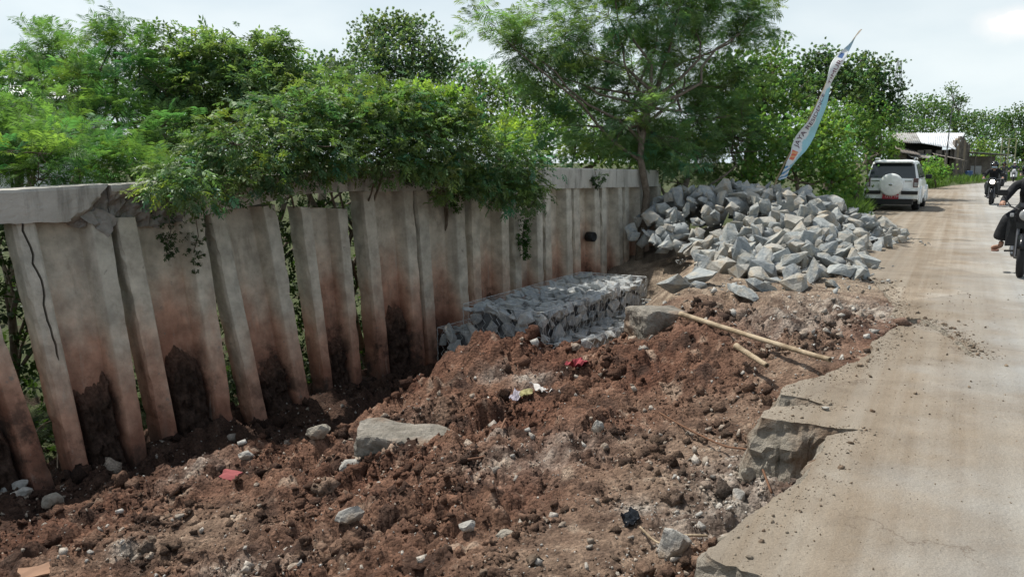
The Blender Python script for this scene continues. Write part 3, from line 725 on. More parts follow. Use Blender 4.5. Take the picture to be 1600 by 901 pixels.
# the wedge of capping concrete hanging off the break
p0, p1, p2, p3 = wall_hit(128, 338, .15), wall_hit(164, 368, .15), wall_hit(182, 346, .15), wall_hit(152, 324, .15)
bm = bmesh.new()
for p in (p0, p1, p2, p3, (p0 + p1) / 2, (p1 + p2) / 2 + WN * .02):
    for d in (0.0, -0.16): bm.verts.new(p + WN * (d + random.uniform(-.015, .015)))
bmesh.ops.convex_hull(bm, input=bm.verts); bmesh.ops.triangulate(bm, faces=bm.faces); bmesh.ops.subdivide_edges(bm, edges=bm.edges, cuts=7, use_grid_fill=True)
for v in bm.verts: v.co += Vector(mnoise.noise_vector(v.co * 7)) * 0.05 + Vector(mnoise.noise_vector(v.co * 19)) * 0.025
me = bpy.data.meshes.new('cap_fragment'); bm.to_mesh(me); bm.free()
ca = me.color_attributes.new('tint', 'FLOAT_COLOR', 'POINT')
for i in range(len(me.vertices)): ca.data[i].color = (0.85, 0, 0, 1)
me.materials.append(M_cap); in_wall(link(bpy.data.objects.new('cap_fragment', me)))

# soil still packed in the troughs of the piles (pile, top pixel y, width)
M_soil2 = mat_tint('packed_moist_soil', 0.95, 0.02, 45.0, 26.0, 0.5)
V, T, Fq = [], [], []
for k, ytop, hump in [(1, 596, 0.05), (2, 552, 0.07), (3, 566, 0.06), (4, 534, 0.05), (5, 488, 0.05), (6, 525, 0.06), (0, 690, 0.06), (7, 470, 0.03)]:
    TL, TR, FL, FR = pile_geo[k]
    mid_t, mid_f = (TL + TR) / 2, (FL + FR) / 2
    ztop = wall_hit((piles[k][2][0] + piles[k][3][0]) / 2 - 8, ytop, lean(wall_s(mid_t)) * 0.7).z
    nu, nv = 26, 44; base = len(V)
    for j in range(nv + 1):
        for i in range(nu + 1):
            u = i / nu; w = 0.265 + 0.47 * u
            zt = ztop + 0.22 * mnoise.noise(Vector((k * 9.1, u * 1.9, 0))) + 0.09 * mnoise.noise(Vector((k * 9.1, u * 5, 4))) + 0.07 * mnoise.noise(Vector((k * 5.1, u * 15, 4)))
            z = zt + (-1.75 - zt) * j / nv
            f = (z - mid_t.z) / (mid_f.z - mid_t.z)
            p = TL.lerp(TR, w).lerp(FL.lerp(FR, w), f)
            g = min(1.0, j / 5); edge = min(1, u / 0.12, (1 - u) / 0.12)
            trough = 0.0
            d = trough - 0.08 + (0.09 + hump + 0.10 * (j / nv) ** 2) * g * max(0.15, edge) + 0.07 * g * mnoise.noise(Vector((u * 7 + k, z * 7, 2))) + 0.05 * g * mnoise.noise(Vector((u * 17 + k, z * 17, 5)))
            p = p + WN * d; V.append((p.x, p.y, z))
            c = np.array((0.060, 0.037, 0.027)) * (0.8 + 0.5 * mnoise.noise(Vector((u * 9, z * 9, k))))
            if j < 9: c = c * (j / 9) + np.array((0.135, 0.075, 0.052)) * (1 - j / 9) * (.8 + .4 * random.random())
            T.append(np.clip(c, 0.01, 1))
    for j in range(nv):
        for i in range(nu):
            a = base + j * (nu + 1) + i; Fq.append((a, a + 1, a + nu + 2, a + nu + 1))
ps = np_obj('packed_soil', np.array(V), np.array(Fq), M_soil2, None, False, np.array(T))
tag(ps, 'dark moist soil packed in the hollows of the sheet piles', 'soil', kind='stuff')

# ================================================================== LOOSE EARTH, STONES, DEBRIS
def rand_rot(n, rg=rng):
    q = rg.normal(size=(n, 4)); q /= np.linalg.norm(q, axis=1)[:, None]
    w, x, y, z = q.T
    return np.stack([np.stack([1 - 2 * (y * y + z * z), 2 * (x * y - z * w), 2 * (x * z + y * w)], -1),
                     np.stack([2 * (x * y + z * w), 1 - 2 * (x * x + z * z), 2 * (y * z - x * w)], -1),
                     np.stack([2 * (x * z - y * w), 2 * (y * z + x * w), 1 - 2 * (x * x + y * y)], -1)], 1)
def scatter(tV, tF, pos, Rm, scl, col=None):
    """copies of one template as arrays: (V, F, C)"""
    n, m = len(pos), len(tV)
    V = np.einsum('nij,mj->nmi', Rm * scl[:, None, :], tV) + pos[:, None, :]
    Fc = tF[None, :, :] + (np.arange(n) * m)[:, None, None]
    Cc = None if col is None else np.repeat(col, m, axis=0)
    return V.reshape(-1, 3), Fc.reshape(-1, tF.shape[1]), Cc
def merge(parts):
    Vs, Fs, Cs, o = [], [], [], 0
    for V, Fc, Cc in parts:
        Vs.append(V); Fs.append(Fc + o); o += len(V)
        if Cc is not None: Cs.append(Cc)
    return np.concatenate(Vs), np.concatenate(Fs), (np.concatenate(Cs) if Cs else None)
def ico(sub, amp, seed, fr=1.6):
    bm = bmesh.new(); bmesh.ops.create_icosphere(bm, subdivisions=sub, radius=0.5)
    for v in bm.verts:
        k = v.co.normalized()
        v.co *= 1 + amp * mnoise.noise(k * fr + Vector((seed * 3.3, 1, 2))) + amp * 0.6 * mnoise.noise(k * fr * 2.7 + Vector((seed * 5.1, 8, 2)))
    bm.verts.ensure_lookup_table()
    V = np.array([v.co[:] for v in bm.verts]); Fc = np.array([[l.index for l in f.verts] for f in bm.faces]); bm.free()
    return V, Fc
def hull(seed, n=11, flat=(1, 1, 1), cubic=0.75):
    """an angular split stone about one unit across"""
    rd = random.Random(seed); bm = bmesh.new()
    for i in range(n):
        d = Vector((rd.gauss(0, 1), rd.gauss(0, 1), rd.gauss(0, 1))).normalized()
        c = d / max(abs(d.x), abs(d.y), abs(d.z))
        p = d.lerp(c, cubic) * 0.5 * rd.uniform(0.82, 1.05)
        bm.verts.new((p.x * flat[0], p.y * flat[1], p.z * flat[2]))
    r_ = bmesh.ops.convex_hull(bm, input=bm.verts)
    bmesh.ops.delete(bm, geom=[g for g in r_['geom_interior'] if isinstance(g, bmesh.types.BMVert)], context='VERTS')
    bmesh.ops.dissolve_limit(bm, angle_limit=R(9), verts=bm.verts, edges=bm.edges)
    return bm
def hull_np(seed, **k):
    bm = hull(seed, **k); bmesh.ops.triangulate(bm, faces=bm.faces); bm.verts.ensure_lookup_table()
    for i, v in enumerate(bm.verts): v.index = i
    V = np.array([v.co[:] for v in bm.verts]); Fc = np.array([[l.index for l in f.verts] for f in bm.faces]); bm.free(); return V, Fc

def rock_bm(seed, sub=3, flat=(1, 1, 1), planes=11, depth=(0.30, 0.46), rough=0.02):
    """a broken stone: a ball cut by random planes, faces left slightly uneven"""
    rd = random.Random(seed); bm = bmesh.new(); bmesh.ops.create_icosphere(bm, subdivisions=sub, radius=0.72)
    P = []
    for i in range(planes):
        d = Vector((rd.gauss(0, 1), rd.gauss(0, 1), rd.gauss(0, 1))).normalized(); P.append((d, rd.uniform(*depth)))
    for d in (Vector((0, 0, 1)), Vector((0, 0, -1))): P.append(((d + Vector((rd.gauss(0, .15), rd.gauss(0, .15), 0))).normalized(), rd.uniform(.34, .44)))
    for v in bm.verts:
        for _ in range(3):
            for d, k in P:
                e = v.co.dot(d) - k
                if e > 0: v.co -= d * e
        o = Vector((seed * 1.7, 0, 0)); v.co += Vector(mnoise.noise_vector(v.co * 3.3 + o)) * rough * 1.6 + Vector(mnoise.noise_vector(v.co * 8 + o)) * rough
        v.co = Vector((v.co.x * flat[0], v.co.y * flat[1], v.co.z * flat[2]))
    return bm
octa_V = np.array([(.5, 0, 0), (-.5, 0, 0), (0, .5, 0), (0, -.5, 0), (0, 0, .5), (0, 0, -.5)]); octa_F = np.array([(0, 2, 4), (2, 1, 4), (1, 3, 4), (3, 0, 4), (2, 0, 5), (1, 2, 5), (3, 1, 5), (0, 3, 5)])
M_clod = mat_tint('loose_clods', 0.97, 0.012, 90.0, 60.0, 0.5)
def polar_sample(n, r0, r1, a0=-41, a1=27):
    r_ = np.exp(rng.uniform(np.log(r0), np.log(r1), n)); a = np.radians(rng.uniform(a0, a1, n))
    return r_ * np.sin(a), r_ * np.cos(a), r_
def earth_ok(x, y, rough, p):
    dw = (x - WP.x) * WN.x + (y - WP.y) * WN.y
    return (~in_poly(x, y, rp_coarse)) & (dw > 0.25) & (rng.random(len(x)) < p)
parts = []
x, y, r_ = polar_sample(120000, 2.3, 12.5); z, rough = ground_z(x, y)
clump = smooth(-0.15, 0.35, fbm(x + 3, y + 8, 0.7, 3))
ok = earth_ok(x, y, rough, (0.16 + 0.62 * clump) * np.clip(rough * 1.4, 0.06, 1)) & ~((x > 1.6) & (y > 8.9))
x, y, z, r_, rough, clump = x[ok], y[ok], z[ok], r_[ok], rough[ok], clump[ok]
size = np.clip(rng.pareto(2.3, len(x)) * 0.012 + 0.010, 0, 0.095) * (0.55 + 0.10 * r_) * (0.7 + 0.5 * clump)
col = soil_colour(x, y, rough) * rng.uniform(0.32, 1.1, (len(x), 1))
big = (size > 0.040) & (rng.random(len(x)) < .45)
pl_ = rng.random(len(x)) < .07; col[pl_] = col[pl_] * .3 + np.array([[.30, .25, .20]])
for flag, tmpl in ((True, [ico(2, 1.1, i, 3.6) for i in range(10)]), (False, [(octa_V * np.array([[1, 1, 1]]) + np.random.default_rng(i).normal(0, .10, (6, 3)), octa_F) for i in range(8)])):
    idx = np.where(big == flag)[0]
    for t, (tV, tF) in enumerate(tmpl):
        k = idx[t::len(tmpl)]
        sc3 = size[k, None] * rng.uniform(0.7, 1.25, (len(k), 3))
        parts.append(scatter(tV, tF, np.stack([x[k], y[k], z[k] + size[k] * 0.04], 1), rand_rot(len(k)), sc3, col[k]))
V, Fc, Cc = merge(parts); n_clod = len(Fc)
tag(np_obj('soil_clods', V, Fc, M_clod, None, False, Cc), 'loose lumps of red brown soil strewn over the diggings', 'soil', kind='stuff')

# small pale gravel
M_rubble = mat_tint('pale_rubble', 0.92, 0.006, 120.0, 40.0, 0.3)
parts = []
x, y, r_ = polar_sample(60000, 2.3, 12.5); z, rough = ground_z(x, y)
dw = (x - WP.x) * WN.x + (y - WP.y) * WN.y
edge_d = (x - 0.9) * 0.87 - (y - 3.2) * 0.49
pr = 0.055 + 0.30 * ((edge_d > -.75) & (y < 7.5)) * (rng.random(len(x)) < .5) + 0.40 * mask('gray', x, y) + 0.05 * mask('tan', x, y) + 0.03 * (dw < 1.6)
ok = earth_ok(x, y, rough, pr)
x, y, z, r_ = x[ok], y[ok], z[ok], r_[ok]
size = np.clip(rng.pareto(2.2, len(x)) * 0.011 + 0.010, 0, 0.085) * (0.5 + 0.11 * r_)
tone = rng.uniform(0, 1, (len(x), 1))
col = (np.array([[0.33, 0.27, 0.21]]) * (1 - tone) + np.array([[0.50, 0.48, 0.44]]) * tone) * rng.uniform(0.6, 1.1, (len(x), 1))
tm = [hull_np(100 + i, n=9, flat=(1, .85, .6)) for i in range(10)]
for t, (tV, tF) in enumerate(tm):
    k = np.arange(t, len(x), len(tm))
    parts.append(scatter(tV, tF, np.stack([x[k], y[k], z[k] + size[k] * 0.18], 1), rand_rot(len(k)), size[k, None] * rng.uniform(.8, 1.2, (len(k), 3)), col[k]))
V, Fc, Cc = merge(parts)
tag(np_obj('gravel', V, Fc, M_rubble, None, False, Cc), 'pale gravel and broken concrete crumbs scattered through the soil', 'gravel', kind='stuff')
# crumbs of soil dragged on to the road
parts = []
n = 1100; t = rng.random(n) ** 0.7 * 9; off = np.abs(rng.normal(0.15, 0.75, n))
x = 0.85 + t * 0.49 + off * 0.87; y = 3.0 + t * 0.87 - off * 0.49
ok = in_poly(x, y, rp_coarse); x, y = x[ok], y[ok]
size = np.clip(rng.pareto(2.6, len(x)) * 0.005 + 0.004, 0, 0.035)
tm = [ico(1, 0.6, i + 70) for i in range(6)]
col = np.array([[0.22, 0.17, 0.12]]) * rng.uniform(0.6, 1.4, (len(x), 1))
for t, (tV, tF) in enumerate(tm):
    k = np.arange(t, len(x), len(tm))
    parts.append(scatter(tV, tF, np.stack([x[k], y[k], size[k] * 0.2], 1), rand_rot(len(k)), size[k, None] * np.array([[1.2, 1, .6]]), col[k]))
V, Fc, Cc = merge(parts)
tag(np_obj('road_crumbs', V, Fc, M_clod, None, False, Cc), 'crumbs of dry soil scattered along the road edge', 'soil', kind='stuff')

# soil and grit spilt over the broken rim of the road
parts = []; ne = np.array([(p.x, p.y) for p in near_edge]); n = 4200
k = rng.integers(0, len(ne), n); off = np.abs(rng.normal(0, .10, n)) + .01
x = ne[k, 0] + off * .87 + rng.normal(0, .05, n); y = ne[k, 1] - off * .49 + rng.normal(0, .05, n)
ok = in_poly(x, y, rp) & (y < 11); x, y, off = x[ok], y[ok], off[ok]
size = np.clip(rng.pareto(2.4, len(x)) * .005 + .005, 0, .04) * (0.6 + .06 * y)
tone = rng.random((len(x), 1)); col = (np.array([[0.20, 0.14, 0.095]]) * (1 - tone) + np.array([[0.34, 0.29, 0.225]]) * tone) * rng.uniform(.6, 1.15, (len(x), 1))
for t, (tV, tF) in enumerate(tm):
    q = np.arange(t, len(x), len(tm)); parts.append(scatter(tV, tF, np.stack([x[q], y[q], size[q] * .12], 1), rand_rot(len(q)), size[q, None] * np.array([[1.2, 1, .7]]), col[q]))
V, Fc, Cc = merge(parts)
tag(np_obj('rim_grit', V, Fc, M_clod, None, False, Cc), 'soil and grit spilt over the broken rim of the road', 'soil', kind='stuff')

# ------------------------------------------------------------------ split stone heap
M_stone = []
for i, (a, b_, c) in enumerate([((0.27, 0.29, 0.285), (0.43, 0.45, 0.44), (0.45, 0.42, 0.35)), ((0.21, 0.23, 0.235), (0.34, 0.36, 0.36), (0.36, 0.34, 0.29)), ((0.33, 0.32, 0.285), (0.47, 0.455, 0.41), (0.38, 0.32, 0.24))]):
    M_stone.append(mat_noise('split_andesite', a, b_, 5.0, 0.85, bump=0.03, bscale=14.0, c3=c, s3=2.6))
def stone_mesh(seed, flat, mats):
    bm = hull(seed, n=14, flat=flat, cubic=0.6); bmesh.ops.triangulate(bm, faces=bm.faces); bmesh.ops.subdivide_edges(bm, edges=bm.edges, cuts=2, use_grid_fill=True)
    for v in bm.verts: v.co += Vector(mnoise.noise_vector(v.co * 2.7 + Vector((seed, 0, 0)))) * .035 + Vector(mnoise.noise_vector(v.co * 8 + Vector((seed, 0, 0)))) * .016
    me = bpy.data.meshes.new('stone'); bm.to_mesh(me); bm.free(); me.materials.append(mats); return me
stone_tm = [stone_mesh(300 + i, ((1.2, .88, .56), (1.05, .9, .72), (1.3, .82, .50))[i % 3], M_stone[(i * 2) % 3]) for i in range(30)]
def heap_h(x, y):
    def cone(cx, cy, ax, ay, rot, h, p=1.15):
        c, s_ = math.cos(rot), math.sin(rot)
        u = ((x - cx) * c + (y - cy) * s_) / ax; v = (-(x - cx) * s_ + (y - cy) * c) / ay
        return h * np.maximum(0, 1 - np.hypot(u, v) ** p)
    h = cone(4.9, 16.9, 2.4, 3.4, 0.0, 1.06, 1.8)
    h = np.maximum(h, cone(3.9, 16.8, 1.6, 2.6, 0.0, 1.0, 1.8)); h = np.maximum(h, cone(6.0, 17.3, 1.8, 2.8, 0.0, 0.92, 1.8))
    h = np.maximum(h, cone(6.7, 16.6, 1.5, 2.4, -0.4, 0.72)); h = np.maximum(h, cone(4.15, 12.1, 1.25, 1.9, -0.5, 0.42)); h = np.maximum(h, cone(4.6, 14.0, 1.6, 1.9, -0.4, 0.55))
    return h
cand = []
rs = random.Random(5)
def try_stone(x, y, dmin, size, lift=0.0, cls='heap'):
    for c in cand:
        if (c[0] - x) ** 2 + (c[1] - y) ** 2 < dmin * dmin: return False
    cand.append((x, y, size, lift, cls)); return True
for it in range(9000):
    x, y = rs.uniform(2.3, 8.6), rs.uniform(9.9, 19.5)
    h = float(heap_h(np.array(x), np.array(y)))
    if h <= 0.03: continue
    if y > 17.9 and h < 1.0: continue
    try_stone(x, y, 0.20 + 0.06 * (y > 13), rs.choice((rs.uniform(.22, .30), rs.uniform(.28, .40), rs.uniform(.36, .48))))
apron = [(1058, 455, .42), (1090, 446, .50), (1104, 412, .46), (1128, 430, .42), (1158, 438, .36), (1165, 470, .34), (1188, 462, .36), (1208, 445, .30), (1243, 455, .40), (1225, 436, .42), (1275, 436, .40), (1303, 452, .22),
         (1318, 436, .44), (1340, 436, .40), (1355, 418, .38), (1152, 392, .34), (1175, 390, .34), (1205, 392, .30), (1128, 388, .34), (1300, 425, .40), (1330, 402, .36), (1185, 420, .36), (1252, 415, .42), (1150, 412, .3),
         (1352, 385, .52), (1385, 378, .40), (1402, 372, .34), (1412, 380, .22), (1340, 375, .4), (1375, 352, .4), (1395, 360, .3), (1360, 340, .4), (1090, 452, .2), (1120, 404, .3)]
ap = []
for px, py, sz in apron:
    wh = 'at the left front of the heap above the trench' if px < 1115 else 'at the right end of the heap by the road' if px > 1330 else 'in the row nearest the bamboo pole' if py > 434 else 'among the loose stones in front of the heap'
    p = at_z(px, py, 0.0); ap.append((p.x, p.y, sz, ('large' if sz > .41 else 'middling' if sz > .335 else 'small') + ' grey split stone lying flat ' + wh))
foot = [(962, 420, -.75, .36), (985, 412, -.7, .34), (1010, 408, -.62, .46), (1030, 400, -.55, .40), (1045, 412, -.5, .36), (1058, 392, -.4, .40), (1075, 402, -.3, .36), (1020, 385, -.45, .34), (1095, 392, -.1, .38), (1040, 378, -.35, .38), (1000, 392, -.5, .3), (1060, 372, -.2, .4), (975, 430, -.9, .3), (1030, 420, -.7, .3)]
cand = [c for c in cand if all((c[0] - a[0]) ** 2 + (c[1] - a[1]) ** 2 > 0.05 for a in ap)]
cand.sort(key=lambda c: c[1])
grp = 'split stones dumped beside the road'
n_obj = 0; rest = []
sm_np = [hull_np(300 + i, n=13, flat=((1.2, .88, .56), (1.05, .9, .72), (1.3, .82, .50))[i % 3], cubic=0.65) for i in range(12)]
def put_stone(x, y, z, size, label, tilt=0.5):
    global n_obj
    o = bpy.data.objects.new('stone', rs.choice(stone_tm)); C.objects.link(o)
    o.location = (x, y, z); o.rotation_euler = (rs.gauss(0, tilt), rs.gauss(0, tilt), rs.uniform(0, 6.28))
    o.scale = (size * 1.06, size * rs.uniform(.8, 1.1), size * rs.uniform(.75, 1.05))
    tag(o, label, 'stone', grp); n_obj += 1
    return o
for x, y, sz, lb in ap:
    put_stone(x, y + sz * .2, sz * 0.24, sz, lb, 0.3)
for px, py, z, sz in foot:
    p = at_z(px, py, z); put_stone(p.x, p.y, z + sz * .2, sz, 'grey split stone in the row running from the heap to the wall end')
vis = [c for c in cand if c[1] < 18.3][:248]
visset = set(vis)
for c in cand:
    x, y, size, lift, cls = c
    h = float(heap_h(np.array(x), np.array(y)))
    if c in visset:
        w_ = ('large' if size > .385 else 'middling' if size > .31 else 'small')
        if y < 12.9: wh = 'on the low front mound of the heap, nearest the camera'
        elif h > .88: wh = 'on the crest of the heap under the trees'
        elif x < 3.9: wh = 'on the left flank of the heap, beside the tree trunks'
        elif x > 6.6: wh = 'in the right tail of the heap, towards the white car'
        elif h > .5: wh = 'half way up the front slope of the heap'
        else: wh = 'low on the front slope of the heap'
        put_stone(x, y, h + 0.02 + rs.uniform(-.05, .06), size, w_ + ' grey split stone ' + wh, 0.7)
    else: rest.append((x, y, h, size))
# what lies under and behind the outer stones
for it in range(520):
    x, y = rs.uniform(2.3, 8.6), rs.uniform(10.5, 19.8); h = float(heap_h(np.array(x), np.array(y)))
    if h > 0.16: rest.append((x, y, h - 0.20, 0.42))
rest = np.array(rest); parts = []
for t, (tV, tF) in enumerate(sm_np):
    k = np.arange(t, len(rest), len(sm_np))
    parts.append(scatter(tV, tF, np.stack([rest[k, 0], rest[k, 1], rest[k, 2]], 1), rand_rot(len(k)), rest[k, 3, None] * np.ones((1, 3)), None))
V, Fc, _ = merge(parts)
tag(np_obj('stone_fill', V, Fc, M_stone[1], None, False), 'stones deep inside and behind the roadside heap', 'stones', kind='stuff')

# chips and dust broken off the stones
nchip = 1500; x = rng.uniform(2.2, 8.6, nchip); y = rng.uniform(9.3, 18, nchip); h = heap_h(x, y)
near = np.array([min((a[0] - q[0]) ** 2 + (a[1] - q[1]) ** 2 for q in ap) for a in zip(x, y)])
ok = (h > 0.01) | (near < .25); x, y, h = x[ok], y[ok], h[ok]; size = np.clip(rng.pareto(2.2, len(x)) * .022 + .022, 0, .13)
col = (np.array([[0.30, 0.305, 0.29]]) + rng.uniform(-.03, .05, (len(x), 1)) * np.array([[1.3, 1, .6]])) * rng.uniform(.7, 1.25, (len(x), 1)); parts = []
for t, (tV, tF) in enumerate(tm2 := [hull_np(700 + i, n=9, flat=(1.2, .9, .55)) for i in range(8)]):
    k = np.arange(t, len(x), len(tm2)); parts.append(scatter(tV, tF, np.stack([x[k], y[k], h[k] + size[k] * .15 + .01], 1), rand_rot(len(k)), size[k, None] * np.ones((1, 3)), col[k]))
V, Fc, Cc = merge(parts)
tag(np_obj('stone_chips', V, Fc, M_rubble, None, False, Cc), 'small grey stone chips between the split stones', 'chips', kind='stuff')

# ------------------------------------------------------------------ gabions
M_gab = [mat_noise('gabion_stone', a, b_, 6.0, 0.85, bump=0.025, bscale=16.0, c3=c, s3=3.0) for a, b_, c in
         [((0.33, 0.35, 0.355), (0.46, 0.485, 0.485), (0.48, 0.47, 0.43)), ((0.26, 0.28, 0.29), (0.38, 0.40, 0.405), (0.42, 0.40, 0.36)), ((0.40, 0.415, 0.41), (0.54, 0.56, 0.55), (0.42, 0.38, 0.33))]]
M_gab_shade = mat_noise('shaded_gabion_stone', (0.08, 0.085, 0.09), (0.16, 0.165, 0.17), 8.0, 0.9, bump=0.03, bscale=14.0)  # inner stone painted darker so the gaps between stones look shaded
M_wire = mat_plain('galvanised_wire', (0.55, 0.56, 0.55), 0.5, 0.3)
gab_tm = []
for i in range(24):
    bm = hull(600 + i, n=12, flat=((1.15, .85, .5), (1.0, .8, .55), (1.3, .75, .45))[i % 3], cubic=0.6)
    bmesh.ops.bevel(bm, geom=bm.edges[:], offset=0.016, segments=1, affect='EDGES')
    me = bpy.data.meshes.new('stone'); bm.to_mesh(me); bm.free(); me.materials.append(M_gab[i % 3]); gab_tm.append(me)
def gabion(name, label, corner, U, W, dims, faces, seed):
    """corner: near right corner of the top; U runs along the wall, W towards the wall; dims length, width, height"""
    rg = random.Random(seed); Lg, Wg, Hg = dims
    U = Vector((U[0], U[1], 0)).normalized(); W = Vector((-U.y, U.x, 0)); Z = Vector((0, 0, 1))
    O = Vector(corner)
    root = empty(name, O + U * Lg / 2 + W * Wg / 2 - Z * Hg); tag(root, label, 'gabion', 'gabion baskets in the trench')
    inv = root.location.copy()
    cnt = 0
    wire = MB()
    def bulge(a, b): return 0.014 * mnoise.noise(Vector((a * 2.3 + seed, b * 2.3, 1)))
    for fname in faces:
        if fname == 'top': A, B, Nn, la, lb, P0 = U, W, Z, Lg, Wg, O
        elif fname == 'front': A, B, Nn, la, lb, P0 = U, -Z, -W, Lg, Hg, O
        elif fname == 'end': A, B, Nn, la, lb, P0 = W, -Z, -U, Wg, Hg, O
        elif fname == 'far': A, B, Nn, la, lb, P0 = W, -Z, U, Wg, Hg, O + U * Lg
        sp = 0.178; pts = []
        for it in range(int(la * lb * 700)):
            a, b = rg.uniform(0.04, la - 0.04), rg.uniform(0.04, lb - 0.04)
            if all((a - q[0]) ** 2 + (b - q[1]) ** 2 > sp * sp for q in pts): pts.append((a, b))
        for a, b in pts:
            if cnt >= 298: break
            q = P0 + A * a + B * b - Nn * (0.055 + rg.uniform(-.02, .03)) + Nn * bulge(a, b)
            o = bpy.data.objects.new('stone', rg.choice(gab_tm)); C.objects.link(o); o.parent = root
            s_ = rg.uniform(0.20, 0.30)
            rot = Matrix((A, Nn.cross(A), Nn)).transposed() if True else None
            spin = Matrix.Rotation(rg.uniform(0, 6.28) if fname == 'top' else rg.gauss(0, .5), 3, 'Z')
            wob = Matrix.Rotation(rg.gauss(0, .20), 3, 'X') @ Matrix.Rotation(rg.gauss(0, .20), 3, 'Y')
            o.matrix_local = Matrix.Translation(q - inv) @ (rot @ wob @ spin).to_4x4() @ Matrix.Diagonal((s_, s_, s_ * 1.0, 1))
            cnt += 1
        # hexagonal netting, drawn as zigzag strands
        cell = 0.11; na = int(la / cell)
        for i in range(na + 1):
            a0 = i * la / na; pts = []
            nb_ = max(2, int(lb / 0.07))
            for j in range(nb_ + 1):
                a = a0 + (0.028 if (j // 1) % 2 else -0.028) * (1 if i % 2 else -1); b = lb * j / nb_
                a = min(max(a, 0), la)
                pts.append(P0 + A * a + B * b + Nn * (0.022 + bulge(a, b)) - inv)
            wire.tube(pts, 0.0030, 3, False)
    for i, j in ((0, 0), (1, 0), (0, 1), (1, 1)):
        c0 = O + U * (Lg * i) + W * (Wg * j) - inv
        wire.tube([c0 + Z * .02, c0 - Z * Hg], 0.003, 4)
    for d0, d1 in (((0, 0), (1, 0)), ((0, 1), (1, 1)), ((0, 0), (0, 1)), ((1, 0), (1, 1)), ((.5, 0), (.5, 1))):
        wire.tube([O + U * (Lg * d0[0]) + W * (Wg * d0[1]) - inv + Z * .022, O + U * (Lg * d1[0]) + W * (Wg * d1[1]) - inv + Z * .015], 0.003, 4)
    wire.build('wire_mesh', M_wire, root)
    # inner fill, joined, coloured dark to shade the gaps
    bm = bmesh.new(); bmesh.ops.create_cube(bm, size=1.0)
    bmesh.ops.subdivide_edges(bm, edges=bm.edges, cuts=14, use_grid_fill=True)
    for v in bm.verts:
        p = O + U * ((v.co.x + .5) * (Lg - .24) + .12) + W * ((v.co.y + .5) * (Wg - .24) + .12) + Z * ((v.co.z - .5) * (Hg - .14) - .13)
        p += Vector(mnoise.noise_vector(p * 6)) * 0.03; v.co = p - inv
    me = bpy.data.meshes.new('inner_fill'); bm.to_mesh(me); bm.free(); me.materials.append(M_gab_shade)
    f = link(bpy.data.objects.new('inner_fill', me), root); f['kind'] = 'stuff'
    return root
g1 = gabion('gabion', 'upper gabion, a wire basket of grey stones set on top of a wider basket', (0.43, 10.52, -0.42), (0.5, 0.866), None, (3.9, 1.30, 0.43), ('top', 'front', 'end', 'far'), 3)
g2 = gabion('gabion', 'lower gabion, the wider stone filled wire basket half buried by the soil heap', (0.77, 10.34, -0.85), (0.55, 0.835), None, (4.0, 2.25, 0.72), ('end', 'front', 'top'), 8)
# a flat stone left on the basket
p = at_z(915, 432, -0.38); o = put_stone(p.x, p.y, -0.36, 0.34, 'loose flat stone left on top of the upper gabion', 0.08); o.scale.z *= 0.6; del o['group']

# ------------------------------------------------------------------ debris that can be picked out
M_conc = mat_noise('broken_concrete', (0.24, 0.215, 0.175), (0.38, 0.345, 0.285), 7.0, 0.95, bump=0.03, bscale=22.0, c3=(0.20, 0.135, 0.09), s3=3.0)
M_slab = mat_noise('old_slab_concrete', (0.15, 0.135, 0.11), (0.34, 0.31, 0.265), 5.0, 0.95, bump=0.05, bscale=18.0, c3=(0.22, 0.14, 0.09), s3=2.2)
M_conc2 = mat_noise('pale_concrete', (0.28, 0.265, 0.235), (0.46, 0.445, 0.41), 9.0, 0.95, bump=0.02, bscale=30.0, c3=(0.30, 0.22, 0.15), s3=4.0)
def lump(name, label, cat, px, py, z, dims, mat, seed, rot=(0, 0, 0), cubic=0.7, n=22, sink=0.3, rough=0.05, cuts=2, group=None):
    p = at_z(px, py, z); gz_, _ = ground_z(np.array([p.x]), np.array([p.y]))
    bm = rock_bm(seed, 4 if cuts > 2 else 3, (1, 1, 1), 20, (.30, .44), .022)
    for v in bm.verts:
        v.co = Vector((v.co.x * dims[0], v.co.y * dims[1], v.co.z * dims[2]))
    me = bpy.data.meshes.new(name); bm.to_mesh(me); bm.free(); me.materials.append(mat)
    o = link(bpy.data.objects.new(name, me)); o.location = (p.x, p.y, float(gz_[0]) + dims[2] * (0.5 - sink)); o.rotation_euler = rot
    return tag(o, label, cat, group)
def slab_block(name, label, px, py, z, dims, mat, seed, rz, tilt=(0, 0), sink=.4):
    p = at_z(px, py, z); g, _ = ground_z(np.array([p.x]), np.array([p.y]), False)
    bm = bmesh.new(); bmesh.ops.create_cube(bm, size=1.0); bmesh.ops.subdivide_edges(bm, edges=bm.edges, cuts=17, use_grid_fill=True)
    for v in bm.verts:
        c = v.co * 2; k = max(1e-6, (abs(c.x) ** 9 + abs(c.y) ** 9 + abs(c.z) ** 9) ** (1 / 9)); v.co = v.co / k
        q = Vector((v.co.x * dims[0], v.co.y * dims[1], v.co.z * dims[2])); top = v.co.z > .44
        q += Vector(mnoise.noise_vector(q * 3.1 + Vector((seed, 0, 0)))) * .035 + Vector(mnoise.noise_vector(q * 9 + Vector((seed, 0, 0)))) * (.012 if top else .03) + Vector(mnoise.noise_vector(q * 25 + Vector((seed, 0, 0)))) * (.004 if top else .014)
        v.co = q
    me = bpy.data.meshes.new(name); bm.to_mesh(me); bm.free(); me.materials.append(mat)
    o = link(bpy.data.objects.new(name, me)); o.location = (p.x, p.y, float(g[0]) + dims[2] * (.5 - sink)); o.rotation_euler = (tilt[0], tilt[1], rz)
    return tag(o, label, 'slab')
